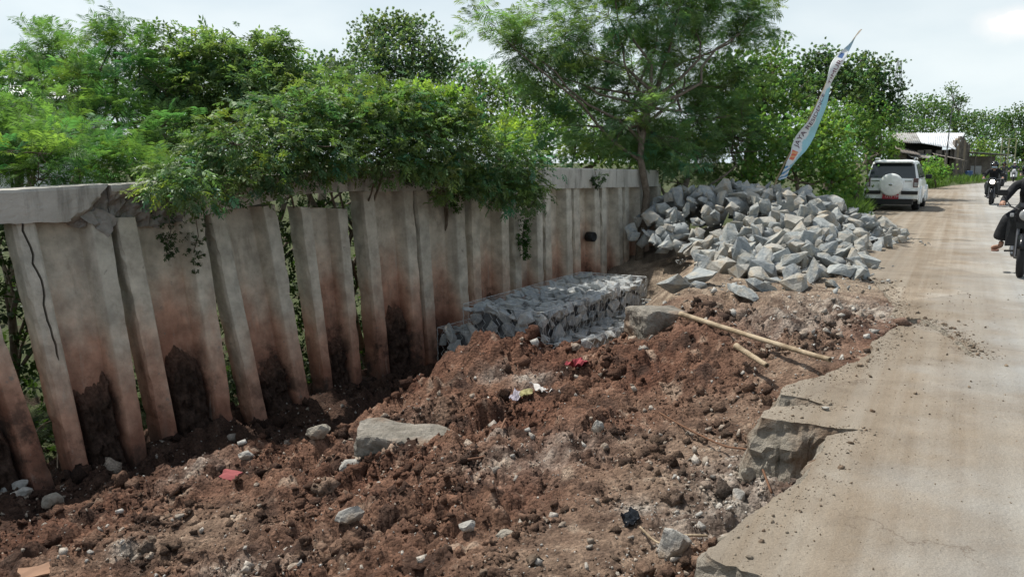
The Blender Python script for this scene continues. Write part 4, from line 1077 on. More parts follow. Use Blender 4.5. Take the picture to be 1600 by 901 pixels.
slab_block('concrete_slab', 'long broken concrete slab jutting from the left end of the soil heap', 648, 678, -.80, (1.05, .46, .24), M_slab, 41, R(-8), (.10, .07), .72)
slab_block('concrete_slab', 'thick concrete slab block beside the far end of the gabions', 1030, 505, -.14, (.62, .50, .34), M_slab, 42, R(22), (0, .04), .42)
lump('concrete_chunk', 'pale boulder of concrete at the bottom edge below the broken road', 'rubble', 1052, 888, -.45, (.20, .17, .20), M_conc2, 43, (0, .2, .4), .5, 20, .2, .05, 3)
lump('concrete_chunk', 'white grey lump of cement lying in the soil in the left foreground', 'rubble', 543, 812, -.82, (.24, .13, .13), M_conc2, 44, (0, -.3, .3), .5, 20, .3, .06, 3)
lump('rock', 'upright tan rock in the middle of the smoothed soil', 'rubble', 934, 684, -.52, (.12, .10, .14), M_conc2, 45, (0, .2, 0), .45, 18, .1, .04)
lump('rock', 'tan rock lump near the right of the smoothed soil beside the red earth', 'rubble', 790, 826, -.6, (.19, .12, .08), M_conc, 46, (0, .1, .5), .6, 18, .3, .04)
lump('rock', 'larger of two small grey stones in the middle of the foreground', 'rubble', 729, 835, -.65, (.13, .08, .07), M_conc2, 47, (0, .1, .5), .5, 18, .3, .04)
lump('rock', 'smaller of two small grey stones in the middle of the foreground', 'rubble', 695, 832, -.68, (.075, .06, .06), M_conc2, 48, (0, .1, 1.5), .5, 18, .3, .04)
lump('rock', 'triangular pale stone standing on the dark soil near the wall foot', 'rubble', 187, 772, -1.3, (.11, .09, .15), M_conc2, 49, (0, .3, .5), .4, 12, .1, .03)
lump('rock', 'cream stone on the crest of the left soil mound', 'rubble', 385, 722, -1.05, (.15, .11, .10), M_conc2, 50, (0, .1, .2), .5, 16, .2, .04)
lump('concrete_chunk', 'pale yellowish concrete lump at the edge of the pit', 'rubble', 498, 700, -1.02, (.26, .18, .17), M_conc, 51, (0, -.2, .3), .6, 20, .25, .06, 3)
lump('concrete_chunk', 'small pale chunk beside the yellowish lump at the pit edge', 'rubble', 545, 728, -1.0, (.26, .16, .14), M_conc2, 52, (0, .1, .9), .6, 20, .35, .05)
lump('concrete_chunk', 'mud caked chunk in the dark soil at the left', 'rubble', 82, 778, -1.4, (.24, .2, .2), M_conc, 53, (0, .1, .9), .5, 20, .3, .06)
for i, (px, py, sz) in enumerate([(1195, 722, .13), (1212, 738, .12), (1228, 728, .10), (1240, 740, .12), (1180, 735, .10), (1246, 722, .09), (1170, 752, .12), (1220, 752, .09), (1198, 755, .08), (1155, 770, .1)]):
    lump('concrete_chunk', 'pale concrete fragment in the rubble below the notch in the road edge', 'rubble', px, py, -.40, (sz * 1.2, sz, sz * .9), M_conc2 if i % 2 else M_conc, 60 + i, (rs.random(), rs.random(), rs.random() * 6), .5, 16, .25, .05, 1, 'rubble below the road notch')
for i, (px, py, sz) in enumerate([(8, 715, .16), (20, 722, .14), (4, 735, .14), (32, 720, .12), (14, 700, .12), (28, 752, .15), (38, 770, .14), (6, 752, .12)]):
    lump('concrete_chunk', 'pale grey rubble piled against the leftmost sheet pile', 'rubble', px, py, -1.42, (sz * 1.1, sz, sz), M_conc2, 80 + i, (rs.random(), rs.random(), rs.random() * 6), .5, 16, .1, .05, 1, 'rubble at the leftmost pile')
for i, (px, py, sz) in enumerate([(1240, 620, .09), (1258, 617, .07), (1275, 620, .06), (1290, 628, .06), (1228, 622, .07)]):
    p = at_z(px, py + 12, 0.0)
    o = lump('concrete_chunk', 'small pale fragment resting on the cracked ledge of the road edge', 'rubble', px, py + 12, 0.0, (sz, sz * .8, sz * .5), M_conc2, 95 + i, (0, 0, i), .5, 12, .2, .04, 1, 'fragments on the road ledge'); o.location.z = sz * .18 + (0 if in_poly(np.array([p.x]), np.array([p.y]), rp)[0] else o.location.z)

# bamboo poles
M_bam = mat_noise('dry_bamboo', (0.30, 0.225, 0.14), (0.44, 0.36, 0.25), 7.0, 0.7, c3=(0.19, 0.14, 0.085), s3=5.0, bump=.01, bscale=40.0)
def bamboo(label, a, b, rad, nodes, bend=0.03):
    a, b = Vector(a), Vector(b); root = empty('bamboo_pole', a); tag(root, label, 'bamboo'); mb = MB(); n = 40
    side = (b - a).cross(Vector((0, 0, 1))).normalized(); pts = []; rr = []
    for i in range(n + 1):
        t = i / n; p = (b - a) * t + side * bend * math.sin(t * 3.1) + Vector((0, 0, bend * .4 * math.sin(t * 3.1)))
        k = abs((t * nodes) % 1.0 - 0.0); k = min(k, 1 - k)
        p += Vector(mnoise.noise_vector(Vector((t * 3.3, rad * 90, 1)))) * .012 * min(1, (b - a).length); pts.append(p); rr.append(rad * (1.0 - .22 * t) * (1.10 if k < 0.045 else 1.0))
    mb.tube(pts, rr, 12); mb.build('culm', M_bam, root, True)
    ib = MB(); d = (pts[-1] - pts[-2]).normalized(); ib.tube([pts[-1] - d * .004, pts[-1] + d * .002], [rr[-1] * .7] * 2, 10); ib.build('hollow_end', mat_plain('hollow', (0.05, 0.035, 0.02), .9), root)
    return root
ba, bb = at_z(1063, 490, 0.06), at_z(1296, 562, 0.02)
bamboo('long pale bamboo pole lying across the soil from the slab block', ba, bb, 0.027, 9, -0.06)
ba, bb = at_z(1150, 540, -0.03), at_z(1198, 571, -0.10)
bamboo('short length of split bamboo lying under the long pole', ba, bb, 0.028, 2, 0.0)
# bent rods and roots
M_rust = mat_plain('rusty_steel', (0.16, 0.085, 0.05), .85, .3)
def rod(name, label, cat, pix, rad, mat, seg=7):
    P = []
    for px, py, z, l in pix:
        q = at_z(px, py, z); g, _ = ground_z(np.array([q.x]), np.array([q.y])); q.z = float(g[0]) + l; P.append(q)
    pts = []
    for i in range(len(P) - 1):
        p0, p1, p2, p3 = P[max(i - 1, 0)], P[i], P[i + 1], P[min(i + 2, len(P) - 1)]
        for k in range(8):
            t = k / 8; pts.append(0.5 * ((2 * p1) + (p2 - p0) * t + (2 * p0 - 5 * p1 + 4 * p2 - p3) * t * t + (3 * p1 - p0 - 3 * p2 + p3) * t ** 3))
    pts.append(P[-1]); base = pts[0].copy(); o = MB().tube([p - base for p in pts], rad, seg).build(name, mat, None, True); o.location = base
    return tag(o, label, cat)
rod('steel_rod', 'thin rusty steel rod bent across the soil towards the road edge', 'rod', [(1030, 652, -.45, .03), (1075, 675, -.43, .05), (1130, 708, -.43, .06), (1175, 735, -.4, .07), (1205, 775, -.38, .08)], .0075, M_rust)
rod('root', 'long curved brown root lying on the soil heap', 'root', [(665, 722, -.75, .02), (720, 722, -.7, .03), (765, 700, -.66, .03), (785, 670, -.64, .04), (790, 645, -.62, .02)], .010, mat_plain('root_bark', (0.17, 0.09, 0.055), .9))
rod('stick', 'thin pale stick in the soil beside the boulder at the bottom', 'stick', [(1000, 826, -.5, .02), (1030, 846, -.48, .04), (1060, 858, -.46, .05), (1105, 856, -.44, .04)], .007, M_bam)
rod('cable_loop', 'thin pale cable looped against the foot of the cracked pile', 'cable', [(47, 742, -1.45, .05), (50, 720, -1.5, .22), (62, 705, -1.55, .42), (85, 700, -1.6, .5), (94, 715, -1.6, .35), (90, 735, -1.5, .1)], .006, mat_plain('cable', (0.34, 0.27, 0.19), .7))
def scrap(name, label, cat, px, py, z, size, mat, seed, lift=.03, n=8, thick=.004):
    """crumpled sheet: litter, cloth, tile shard"""
    p = at_z(px, py, z); g, _ = ground_z(np.array([p.x]), np.array([p.y]))
    mb = bmesh.new(); bmesh.ops.create_grid(mb, x_segments=n, y_segments=n, size=.5)
    for v in mb.verts:
        ang = math.atan2(v.co.y, v.co.x); k = 1 + .25 * mnoise.noise(Vector((math.cos(ang) * 1.5, math.sin(ang) * 1.5, seed)))
        v.co.x *= size[0] * k; v.co.y *= size[1] * k
        v.co.z = size[2] * (mnoise.noise(Vector((v.co.x * 1.3 / size[0], v.co.y * 1.3 / size[1], seed * 2.1))) + .5 * mnoise.noise(Vector((v.co.x * 4 / size[0], v.co.y * 4 / size[1], seed))))
    r_ = bmesh.ops.solidify(mb, geom=mb.faces[:], thickness=thick)
    me = bpy.data.meshes.new(name); mb.to_mesh(me); mb.free(); me.materials.append(mat)
    o = link(bpy.data.objects.new(name, me)); o.location = (p.x, p.y, float(g[0]) + lift); o.rotation_euler = (.25, .1, seed); return tag(o, label, cat)
scrap('cloth_scrap', 'crumpled red cloth scrap on the soil heap near the gabions', 'cloth', 906, 580, -.47, (.30, .18, .13), mat_plain('red_cloth', (0.30, 0.05, 0.06), .9), 1, .06)
scrap('plastic_scrap', 'crumpled white plastic scrap on the soil heap', 'litter', 845, 613, -.52, (.26, .13, .08), mat_plain('white_plastic', (0.50, 0.48, 0.45), .6), 2, .04)
scrap('plastic_scrap', 'small yellow plastic scrap beside the white one on the heap', 'litter', 822, 618, -.53, (.12, .08, .05), mat_plain('yellow_plastic', (0.30, 0.27, 0.12), .7), 3, .04)
scrap('plastic_scrap', 'small lilac plastic scrap left of the yellow one on the heap', 'litter', 808, 618, -.54, (.12, .10, .07), mat_plain('lilac_plastic', (0.34, 0.31, 0.35), .6), 4, .04)
scrap('plastic_bag', 'glossy black plastic bag half buried in the foreground soil', 'bag', 985, 812, -.5, (.11, .09, .08), mat_plain('black_plastic', (0.012, 0.014, 0.018), .25), 5, .04)
scrap('tile_shard', 'small red shard lying on the left soil mound', 'shard', 361, 752, -1.08, (.16, .11, .02), mat_plain('red_shard', (0.27, 0.07, 0.07), .85), 6, .04, 3, .012)
scrap('tile_shard', 'orange clay tile shard in the bottom left corner', 'shard', 55, 890, -1.1, (.18, .12, .01), mat_plain('clay_shard', (0.29, 0.175, 0.115), .95), 7, .04, 3, .014)

# ================================================================== VEGETATION
def leaf_material(name, trans=0.38, gloss=0.06):
    m = bpy.data.materials.new(name); m.use_nodes = True
    N, L = m.node_tree.nodes, m.node_tree.links; N.clear()
    out = N.new('ShaderNodeOutputMaterial'); at = N.new('ShaderNodeAttribute'); at.attribute_name = 'tint'
    d = N.new('ShaderNodeBsdfDiffuse'); t = N.new('ShaderNodeBsdfTranslucent'); g = N.new('ShaderNodeBsdfGlossy'); g.inputs['Roughness'].default_value = 0.5
    g.inputs['Color'].default_value = (0.75, 0.8, 0.75, 1)
    tt = N.new('ShaderNodeMix'); tt.data_type = 'RGBA'; tt.blend_type = 'MULTIPLY'; tt.inputs['Factor'].default_value = 1.0; tt.inputs['B'].default_value = (1.25, 1.35, 0.62, 1)
    L.new(at.outputs['Color'], d.inputs['Color']); L.new(at.outputs['Color'], tt.inputs['A']); L.new(tt.outputs['Result'], t.inputs['Color'])
    m1 = N.new('ShaderNodeMixShader'); m1.inputs[0].default_value = trans; L.new(d.outputs[0], m1.inputs[1]); L.new(t.outputs[0], m1.inputs[2])
    m2 = N.new('ShaderNodeMixShader'); m2.inputs[0].default_value = gloss; L.new(m1.outputs[0], m2.inputs[1]); L.new(g.outputs[0], m2.inputs[2])
    L.new(m2.outputs[0], out.inputs['Surface']); return m
M_leaf = leaf_material('leaf', 0.50, 0.02); M_leaf_gl = leaf_material('glossy_leaf', 0.42, 0.04)
M_bark = mat_noise('bark', (0.10, 0.078, 0.058), (0.20, 0.165, 0.125), 14.0, 0.95, bump=0.02, bscale=30.0)
def quad_tmpl(quads): 
    V = np.array([v for q in quads for v in q], dtype=float); Fq = np.arange(len(V)).reshape(-1, 4); return V, Fq
def frond(seed, pairs=11, plen=0.40, w=0.050, droop=0.30, ang=62):
    """feathery leaf along +x, unit length"""
    rd = random.Random(seed); q = []
    prev = np.array((0, 0, 0.0))
    def pos(t): return np.array((t * (1 - 0.12 * t), 0.04 * math.sin(seed + 2 * t), 0.10 * math.sin(t * 2) - droop * t * t))
    for i in range(5):
        a, b = pos(i / 5), pos((i + 1) / 5); h = np.array((0, 0.007, 0)); q.append((a - h, b - h, b + h, a + h))
    for i in range(pairs):
        t = 0.10 + 0.90 * (i + 0.5) / pairs; p = pos(t)
        ln = plen * (0.55 + 0.75 * math.sin(math.pi * (0.12 + 0.78 * t))) * rd.uniform(.85, 1.1)
        for s_ in (-1, 1):
            an = R(ang + rd.uniform(-9, 9)) * s_; d = np.array((math.cos(an), math.sin(an), rd.uniform(-.35, .05))); n_ = np.array((-d[1], d[0], 0)) * w * .5
            m_ = p + d * ln * .55 + np.array((0, 0, 0.01)); e = p + d * ln + np.array((0, 0, -ln * .16))
            q.append((p - n_ * .4, m_ - n_, e, m_ + n_))
    return quad_tmpl(q)
def pinnate(seed, pairs=4, l=0.36, w=0.15, droop=0.35):
    rd = random.Random(seed); q = []
    def pos(t): return np.array((t * (1 - .15 * t), 0, .08 * math.sin(2 * t) - droop * t * t))
    a, b, h = pos(0), pos(.9), np.array((0, .008, 0)); q.append((a - h, b - h, b + h, a + h))
    for i in range(pairs + 1):
        for s_ in ((-1, 1) if i < pairs else (0,)):
            t = .22 + .72 * i / pairs; p = pos(t); an = R(58 + rd.uniform(-12, 12)) * s_; tilt = rd.uniform(-.55, -.05)
            d = np.array((math.cos(an), math.sin(an), tilt)); d /= np.linalg.norm(d); ll = l * rd.uniform(.8, 1.15) * (0.8 + .3 * math.sin(3 * t))
            n_ = np.cross(d, (0, 0, 1)); n_ /= np.linalg.norm(n_); n_ = n_ * w * .5 * rd.uniform(.85, 1.15)
            m_ = p + d * ll * .45 + np.array((0, 0, .02)); e = p + d * ll + np.array((0, 0, -.05)); q.append((p, m_ - n_, e, m_ + n_))
    return quad_tmpl(q)
def sprig(seed, k=7, l=0.5, w=0.24):
    rd = random.Random(seed); q = []
    for i in range(k):
        t = i / k; p = np.array((t * .6, 0, .05 * math.sin(3 * t))); an = i * 2.4 + rd.uniform(-.4, .4)
        d = np.array((.55 + .3 * t, math.cos(an) * .8, math.sin(an) * .6 - .15)); d /= np.linalg.norm(d); ll = l * rd.uniform(.7, 1.15)
        n_ = np.cross(d, (rd.uniform(-.4, .4), rd.uniform(-.4, .4), 1)); n_ /= np.linalg.norm(n_); n_ *= w * .5 * rd.uniform(.8, 1.2)
        m_ = p + d * ll * .5; e = p + d * ll + np.array((0, 0, -.06)); q.append((p, m_ - n_, e, m_ + n_))
    return quad_tmpl(q)
T_FROND = [frond(i) for i in range(6)]
T_PIN = [pinnate(i) for i in range(6)]
T_SPR = [sprig(i) for i in range(6)]
T_BLOB = [sprig(20 + i, 9, .55, .40) for i in range(6)]

def lobe(px, py, Y, rx, ry, dep=None):
    c = at_y(px, py, Y); k = px_size(Y)
    return (c, rx * k, (dep if dep is not None else (rx + ry) * 0.5 * k), ry * k)
def basis(d, rg):
    """rotation matrices whose x column is d (n,3) and whose z column points mostly up"""
    d = d / np.linalg.norm(d, axis=1)[:, None]
    up = np.array([[0, 0, 1.0]]) + rg.normal(0, .35, d.shape)
    y = np.cross(up, d); y /= np.linalg.norm(y, axis=1)[:, None] + 1e-9
    return np.stack([d, y, np.cross(d, y)], -1)
def crown_mesh(lobes, dens, per, tmpl, size, base, rg, shell=0.45, up=0.25, var=0.22, hue=0.12, spread=0.16, clip=None):
    """clusters of leaves through the lobes; returns arrays and cluster centres"""
    vols = np.array([(l[1] * l[2] + l[1] * l[3] + l[2] * l[3]) for l in lobes]); centres, outs = [], []
    for l, v in zip(lobes, vols):
        n = max(3, int(dens * v)); u = rg.normal(size=(n, 3)); u /= np.linalg.norm(u, axis=1)[:, None]
        rr = (shell + (1 - shell) * rg.random(n) ** 0.7)[:, None] * (1 + .22 * rg.normal(size=(n, 1)) * (rg.random((n, 1)) < .35))
        centres.append(np.array(l[0])[None] + u * rr * np.array([[l[1], l[2], l[3]]])); outs.append(u)
    cen, out = np.concatenate(centres), np.concatenate(outs)
    if clip is not None:
        ok = clip(cen); cen, out = cen[ok], out[ok]
    n = len(cen); N_ = n * per
    ci = np.repeat(np.arange(n), per)
    pos = cen[ci] + rg.normal(0, spread, (N_, 3)) * np.array([[1, 1, .7]])
    d = out[ci] * 0.7 + rg.normal(0, .62, (N_, 3)) * np.array([[1, 1, .55]]) + np.array([[0, 0, up]])
    Rm = basis(d, rg); scl = (size * rg.uniform(.7, 1.2, N_))[:, None] * np.ones((1, 3))
    b = np.array(base)[None]; f = (1 + var * rg.normal(size=(n, 1)))[ci] * (1 + .10 * rg.normal(size=(N_, 1)))
    hs = (hue * rg.normal(size=(n, 1)))[ci]
    b = b * np.array([[2.6, 2.02, 2.5]])
    col = np.clip(b * np.clip(f, .45, 1.8) * np.concatenate([1 + hs * 1.3, 1 + hs * .3, 1 - hs * .8], 1), 0.004, .6)
    parts = []
    for t, (tV, tF) in enumerate(tmpl):
        k = np.arange(t, N_, len(tmpl)); parts.append(scatter(tV, tF, pos[k], Rm[k], scl[k], col[k]))
    V, Fq, Cc = merge(parts)
    return V, Fq, Cc, cen
def wood_mesh(base, lobes, rad, cen, rg, twigs=60, twig_r=0.008, fork=0.35, trunk_top=None, low=None):
    mb = MB(); base = Vector(base)
    cz = sum((l[0] for l in lobes), Vector()) / len(lobes)
    top = Vector(trunk_top) if trunk_top else base.lerp(cz, 0.75)
    def limb(a, b, r0, r1, n=7, wob=.06, seg=7):
        a, b = Vector(a), Vector(b); L_ = (b - a).length; pts = []; ph = rg.random() * 9
        for i in range(n + 1):
            t = i / n; p = a.lerp(b, t); p += Vector((mnoise.noise(Vector((t * 2.3, ph, 0))), mnoise.noise(Vector((t * 2.3, ph, 5))), 0.5 * mnoise.noise(Vector((t * 2, ph, 9))))) * wob * L_ * min(1, 4 * t * (1 - t) + .15 * t) * 2
            pts.append(p)
        mb.tube(pts, [r0 + (r1 - r0) * i / n for i in range(n + 1)], seg); return pts
    if low is not None: cen = cen[cen[:, 2] > low]
    tr = limb(base - Vector((0, 0, .15)), top, rad, rad * .55, 10, .05, 10)
    ends = []
    for l in lobes:
        if low is not None and l[0].z < low: continue
        k = int(len(tr) * (fork + (1 - fork) * rg.random() * .95)); k = min(k, len(tr) - 1)
        ends += limb(tr[k], l[0], rad * .42, rad * .12, 7, .10, 6)[3:]
    if len(cen):
        E = np.array([tuple(e) for e in ends])
        for c in cen[rg.permutation(len(cen))[:twigs]]:
            j = int(np.argmin(((E - c) ** 2).sum(1))); limb(ends[j], c, twig_r, twig_r * .4, 4, .10, 4)
    return mb
def tree(name, label, cat, base, rad, lobes, dens, per, tmpl, size, colr, seed, mat=None, group=None, twigs=60, twig_r=.008, trunk_top=None, fork=.35, low=None, **k):
    rg = np.random.default_rng(seed)
    if base[2] is None:
        g, _ = ground_z(np.array([base[0]]), np.array([base[1]]), False); base = (base[0], base[1], float(g[0]))
    root = empty(name, base); tag(root, label, cat, group)
    V, Fq, Cc, cen = crown_mesh(lobes, dens, per, tmpl, size, colr, rg, **k)
    B = np.array(base)
    cr = np_obj('crown', V - B[None], Fq, mat or M_leaf, root, False, Cc)
    wd = wood_mesh((0, 0, 0), [(l[0] - Vector(base), l[1], l[2], l[3]) for l in lobes], rad, cen - B[None], rg, twigs, twig_r, fork, None if trunk_top is None else Vector(trunk_top) - Vector(base), None if low is None else low - base[2])
    wd.build('trunk', M_bark, root, True)
    global leaf_tris; leaf_tris += 2 * len(Fq)
    return root
leaf_tris = 0
G_DEEP, G_MID, G_LIGHT, G_YEL, G_GREY = (0.036, 0.078, 0.022), (0.052, 0.108, 0.026), (0.078, 0.150, 0.034), (0.120, 0.170, 0.040), (0.060, 0.092, 0.045)
def behind_wall(c):                     # keeps growth on the river side unless above the cap
    dw = (c[:, 0] - WP.x) * WN.x + (c[:, 1] - WP.y) * WN.y
    return (dw < -0.28) | (c[:, 2] > 1.02)

# the tall feathery tree at the end of the wall
tree('feathery_tree', 'tall feathery leaved tree with a slim trunk at the far end of the wall', 'tree', (2.64, 16.35, -.34), .095,
     [lobe(*a) for a in [(955, 232, 17.0, 52, 26), (1045, 228, 17.4, 62, 30), (1000, 190, 17.2, 60, 34), (1010, 250, 17.9, 40, 14), (775, 45, 17.5, 42, 22, .5), (815, 75, 17.7, 62, 34, .7), (850, 110, 17.9, 55, 38, .7), (880, 55, 18.1, 70, 48), (950, 25, 18.5, 85, 55), (1030, 5, 19.4, 80, 60), (1110, 5, 20.3, 70, 55), (1165, 35, 20.5, 42, 52), (1192, 15, 20.6, 16, 40, .3),
                         (905, 140, 18.1, 66, 48), (990, 110, 18.8, 88, 66), (1080, 95, 20.2, 88, 70), (1130, 140, 20.3, 60, 50), (935, 205, 18.2, 70, 38), (1020, 205, 19.1, 84, 46), (1100, 205, 20.1, 64, 42), (870, 195, 17.8, 40, 26), (1060, -40, 19.9, 90, 50), (960, -40, 18.7, 80, 45)]],
     16, 7, T_FROND, .37, (0.062, 0.128, 0.046), 1, twigs=260, twig_r=.010, trunk_top=(2.95, 17.3, 3.1), fork=.62, spread=.15, up=.12, shell=.35, var=.26)
tree('feathery_tree', 'twiggy many stemmed tree behind the slim trunk, beside the stone heap', 'tree', (3.18, 17.0, -.2), .10,
     [lobe(*a) for a in [(1040, 235, 18.9, 50, 30), (1090, 245, 19.2, 50, 34), (1060, 285, 19.0, 42, 26), (1120, 262, 19.5, 42, 30), (1150, 215, 19.8, 55, 45), (1085, 190, 19.2, 60, 45)]], 24, 5, T_FROND, .30, (0.054, 0.112, 0.040), 2, twigs=160, twig_r=.014, fork=.1)

# the feathery trees at the left, behind the wall
tree('feathery_tree', 'feathery tree at the left edge whose topmost shoot stands above the others', 'tree', (-5.4, 12.0, None), .08,
     [lobe(*a) for a in [(172, 30, 12.2, 14, 40, .25), (178, 75, 12.2, 24, 30, .4), (215, 75, 12.2, 30, 22, .4), (190, 125, 12, 70, 42), (120, 150, 11.8, 60, 42), (250, 140, 12, 55, 42), (160, 195, 11.4, 75, 45), (240, 205, 11.4, 60, 48), (215, 255, 11, 70, 36)]],
     34, 7, T_FROND, .25, (0.050, 0.118, 0.034), 3, twigs=140, clip=behind_wall, spread=.11, up=.3)
tree('feathery_tree', 'pale feathery tree in the top left corner of the picture', 'tree', (-8.6, 13.2, None), .08,
     [lobe(*a) for a in [(75, 70, 13.2, 26, 22, .4), (55, 95, 13.2, 40, 26, .5), (100, 95, 13, 40, 26), (45, 125, 12.8, 30, 22), (90, 145, 12.6, 60, 40), (-10, 120, 13, 40, 30), (-40, 160, 12.6, 60, 50)]],
     34, 7, T_FROND, .26, (0.056, 0.128, 0.038), 4, twigs=120, spread=.12, up=.3)
tree('feathery_shrub', 'low feathery shrub filling the corner above the left end of the wall', 'shrub', (-6.6, 9.6, None), .05,
     [lobe(*a) for a in [(20, 205, 9.6, 70, 42), (95, 215, 9.7, 75, 48), (30, 262, 9.2, 85, 30), (125, 262, 9.3, 80, 32), (195, 262, 9.6, 60, 30), (-60, 230, 9.3, 80, 60), (60, 240, 8.9, 70, 30)]],
     46, 7, T_FROND, .22, (0.054, 0.128, 0.034), 5, twigs=90, clip=behind_wall, spread=.09, up=.35)
tree('drooping_tree', 'tree with drooping leaf sprays arching over the middle of the wall', 'tree', (-4.2, 13.0, None), .09,
     [lobe(*a) for a in [(275, 85, 12.6, 50, 26), (330, 95, 12.6, 55, 34), (390, 90, 12.8, 50, 24), (425, 72, 13, 26, 13, .4), (440, 105, 12.9, 34, 18), (300, 135, 12.3, 60, 34), (380, 140, 12.4, 70, 40), (450, 150, 12.6, 60, 34), (520, 140, 12.9, 50, 26)]],
     80, 7, T_PIN, .22, (0.056, 0.112, 0.040), 6, twigs=120, twig_r=.012, spread=.11, up=.0)
# bush hanging over the cap
tree('overhanging_bush', 'dense glossy bush spilling over the capping beam of the wall', 'bush', (-2.2, 12.6, None), .07,
     [lobe(*a) for a in [(300, 268, 8.7, 55, 26, .45), (275, 292, 8.35, 42, 20, .3), (330, 300, 8.7, 38, 22, .3), (370, 225, 9.3, 70, 44), (440, 225, 9.9, 75, 46), (400, 275, 9.4, 60, 26, .4), (525, 205, 10.6, 80, 48), (500, 252, 10.2, 60, 26, .5), (610, 205, 11.2, 85, 46),
                         (595, 250, 10.9, 60, 28, .5), (690, 222, 12, 75, 46), (670, 262, 11.5, 50, 26, .5), (760, 245, 12.6, 70, 46), (740, 285, 12.2, 45, 24, .4), (815, 262, 12.9, 42, 38), (820, 300, 12.7, 28, 26, .3), (790, 300, 12.5, 30, 22, .3),
                         (450, 175, 10.4, 80, 30), (590, 165, 11.3, 90, 30), (690, 175, 12.2, 70, 28), (700, 300, 11.8, 18, 16, .25), (570, 160, 12, 110, 34)]],
     108, 7, T_PIN, .16, (0.046, 0.098, 0.030), 7, M_leaf_gl, twigs=150, twig_r=.008, spread=.085, up=-.05, var=.30, hue=.16, trunk_top=(-3.2, 11.9, 1.6), low=1.62)
tree('bright_shrub', 'bright yellow green creeper growing on top of the overhanging bush', 'shrub', (-1.2, 13.6, None), .04,
     [lobe(*a) for a in [(640, 155, 11.9, 45, 20, .4), (690, 165, 12.2, 40, 20, .4), (610, 175, 11.5, 30, 14, .3), (790, 215, 13.4, 35, 26, .4)]], 60, 6, T_SPR, .17, (0.095, 0.185, 0.034), 8, twigs=30, spread=.09)
# hanging creepers in front of the piles
def creeper(label, px, y0, y1, off, seed, n, size, colr):
    rg = np.random.default_rng(seed); a, b = wall_hit(px, y0, off), wall_hit(px, y1, off)
    root = empty('hanging_creeper', b); tag(root, label, 'creeper')
    t = rg.random(n) ** .8; w = np.interp(t, [0, .5, 1], [.16, .11, .04])[:, None]
    pos = np.array(a)[None] * (1 - t[:, None]) + np.array(b)[None] * t[:, None] + rg.normal(0, 1, (n, 3)) * w * np.array([[.6, .6, .3]])
    d = np.array([[WN.x, WN.y, -.6]]) + rg.normal(0, .5, (n, 3)); Rm = basis(d, rg)
    col = np.array(colr)[None] * rg.uniform(.6, 1.35, (n, 1)); parts = []
    for i, (tV, tF) in enumerate(T_SPR):
        k = np.arange(i, n, 6); parts.append(scatter(tV, tF, pos[k] - np.array(b)[None], Rm[k], (size * rg.uniform(.7, 1.2, len(k)))[:, None] * np.ones((1, 3)), col[k]))
    V, Fq, Cc = merge(parts); np_obj('foliage', V, Fq, M_leaf, root, False, Cc)
    MB().tube([a - b, (a - b) * .6 + Vector((.03, .02, 0)), (a - b) * .3 - Vector((.02, 0, 0)), Vector()], .006, 5).build('stem', M_bark, root)
creeper('leafy creeper hanging down the piles from the right end of the bush', 818, 300, 402, .26, 21, 120, .13, (0.05, 0.11, 0.03))
creeper('dark trailing creeper hanging below the bush on the third pile', 262, 330, 405, .24, 22, 70, .08, (0.04, 0.07, 0.03))
creeper('thin trailing creeper hanging beside the pile with the broken cap', 305, 335, 420, .24, 23, 60, .08, (0.042, 0.075, 0.03))
creeper('small vine tuft hanging under the cap in the middle of the wall', 712, 296, 330, .26, 24, 40, .10, (0.06, 0.14, 0.035))
creeper('ivy tuft hanging over the joint near the far end of the cap', 930, 268, 292, .24, 25, 40, .12, (0.035, 0.07, 0.025))

# trees further back on the left
bgG = 'trees standing far behind the wall'
def far_tree(name, label, px, base_y, Y, lobes, seed, colr, dens, size, cat='tree', group=bgG, tm=None, rad=.2, per=6, **k):
    size *= (.50 if Y < 60 else .36); dens *= 13 if Y < 60 else 12
    c = at_y(px, base_y, Y)
    return tree(name, label, cat, (c.x, c.y, None), rad, [lobe(*l) for l in lobes], dens, per, tm or T_BLOB, size, colr, seed, None, group, twigs=25, twig_r=.03, spread=size * 1.5, shell=.22, **k)
far_tree('round_tree', 'tall round crowned tree rising behind the middle of the wall', 620, 240, 42, [(600, 40, 42, 42, 22), (640, 48, 42, 42, 26), (575, 75, 42, 44, 28), (625, 85, 41, 60, 36), (675, 85, 42, 36, 34), (690, 110, 42, 42, 28), (585, 115, 41, 50, 28), (650, 125, 41, 60, 28)], 31, (0.060, 0.112, 0.050), 2.1, .34, rad=.32)
far_tree('bushy_tree', 'bushy tree left of the round crowned tree behind the wall', 500, 250, 36, [(470, 115, 36, 40, 22), (510, 105, 36, 36, 20), (540, 120, 36, 40, 24), (490, 145, 35, 70, 30), (420, 125, 36, 40, 22)], 32, (0.044, 0.092, 0.034), 1.8, .32)
far_tree('bushy_tree', 'bushy tree right of the round crowned tree, below the feathery branches', 770, 250, 34, [(745, 118, 34, 34, 16), (790, 128, 34, 46, 20), (840, 138, 34, 40, 18), (770, 155, 33, 70, 28), (850, 165, 32, 60, 30), (720, 140, 34, 40, 22), (900, 170, 33, 50, 30)], 33, (0.054, 0.108, 0.036), 2.0, .30)
far_tree('bushy_tree', 'dense bush seen under the feathery branches above the wall', 880, 262, 22, [(830, 215, 22, 60, 34), (900, 225, 22, 60, 34), (960, 235, 22, 50, 28), (790, 205, 22, 50, 30), (1000, 240, 23, 50, 26)], 34, (0.066, 0.138, 0.036), 4.5, .24)
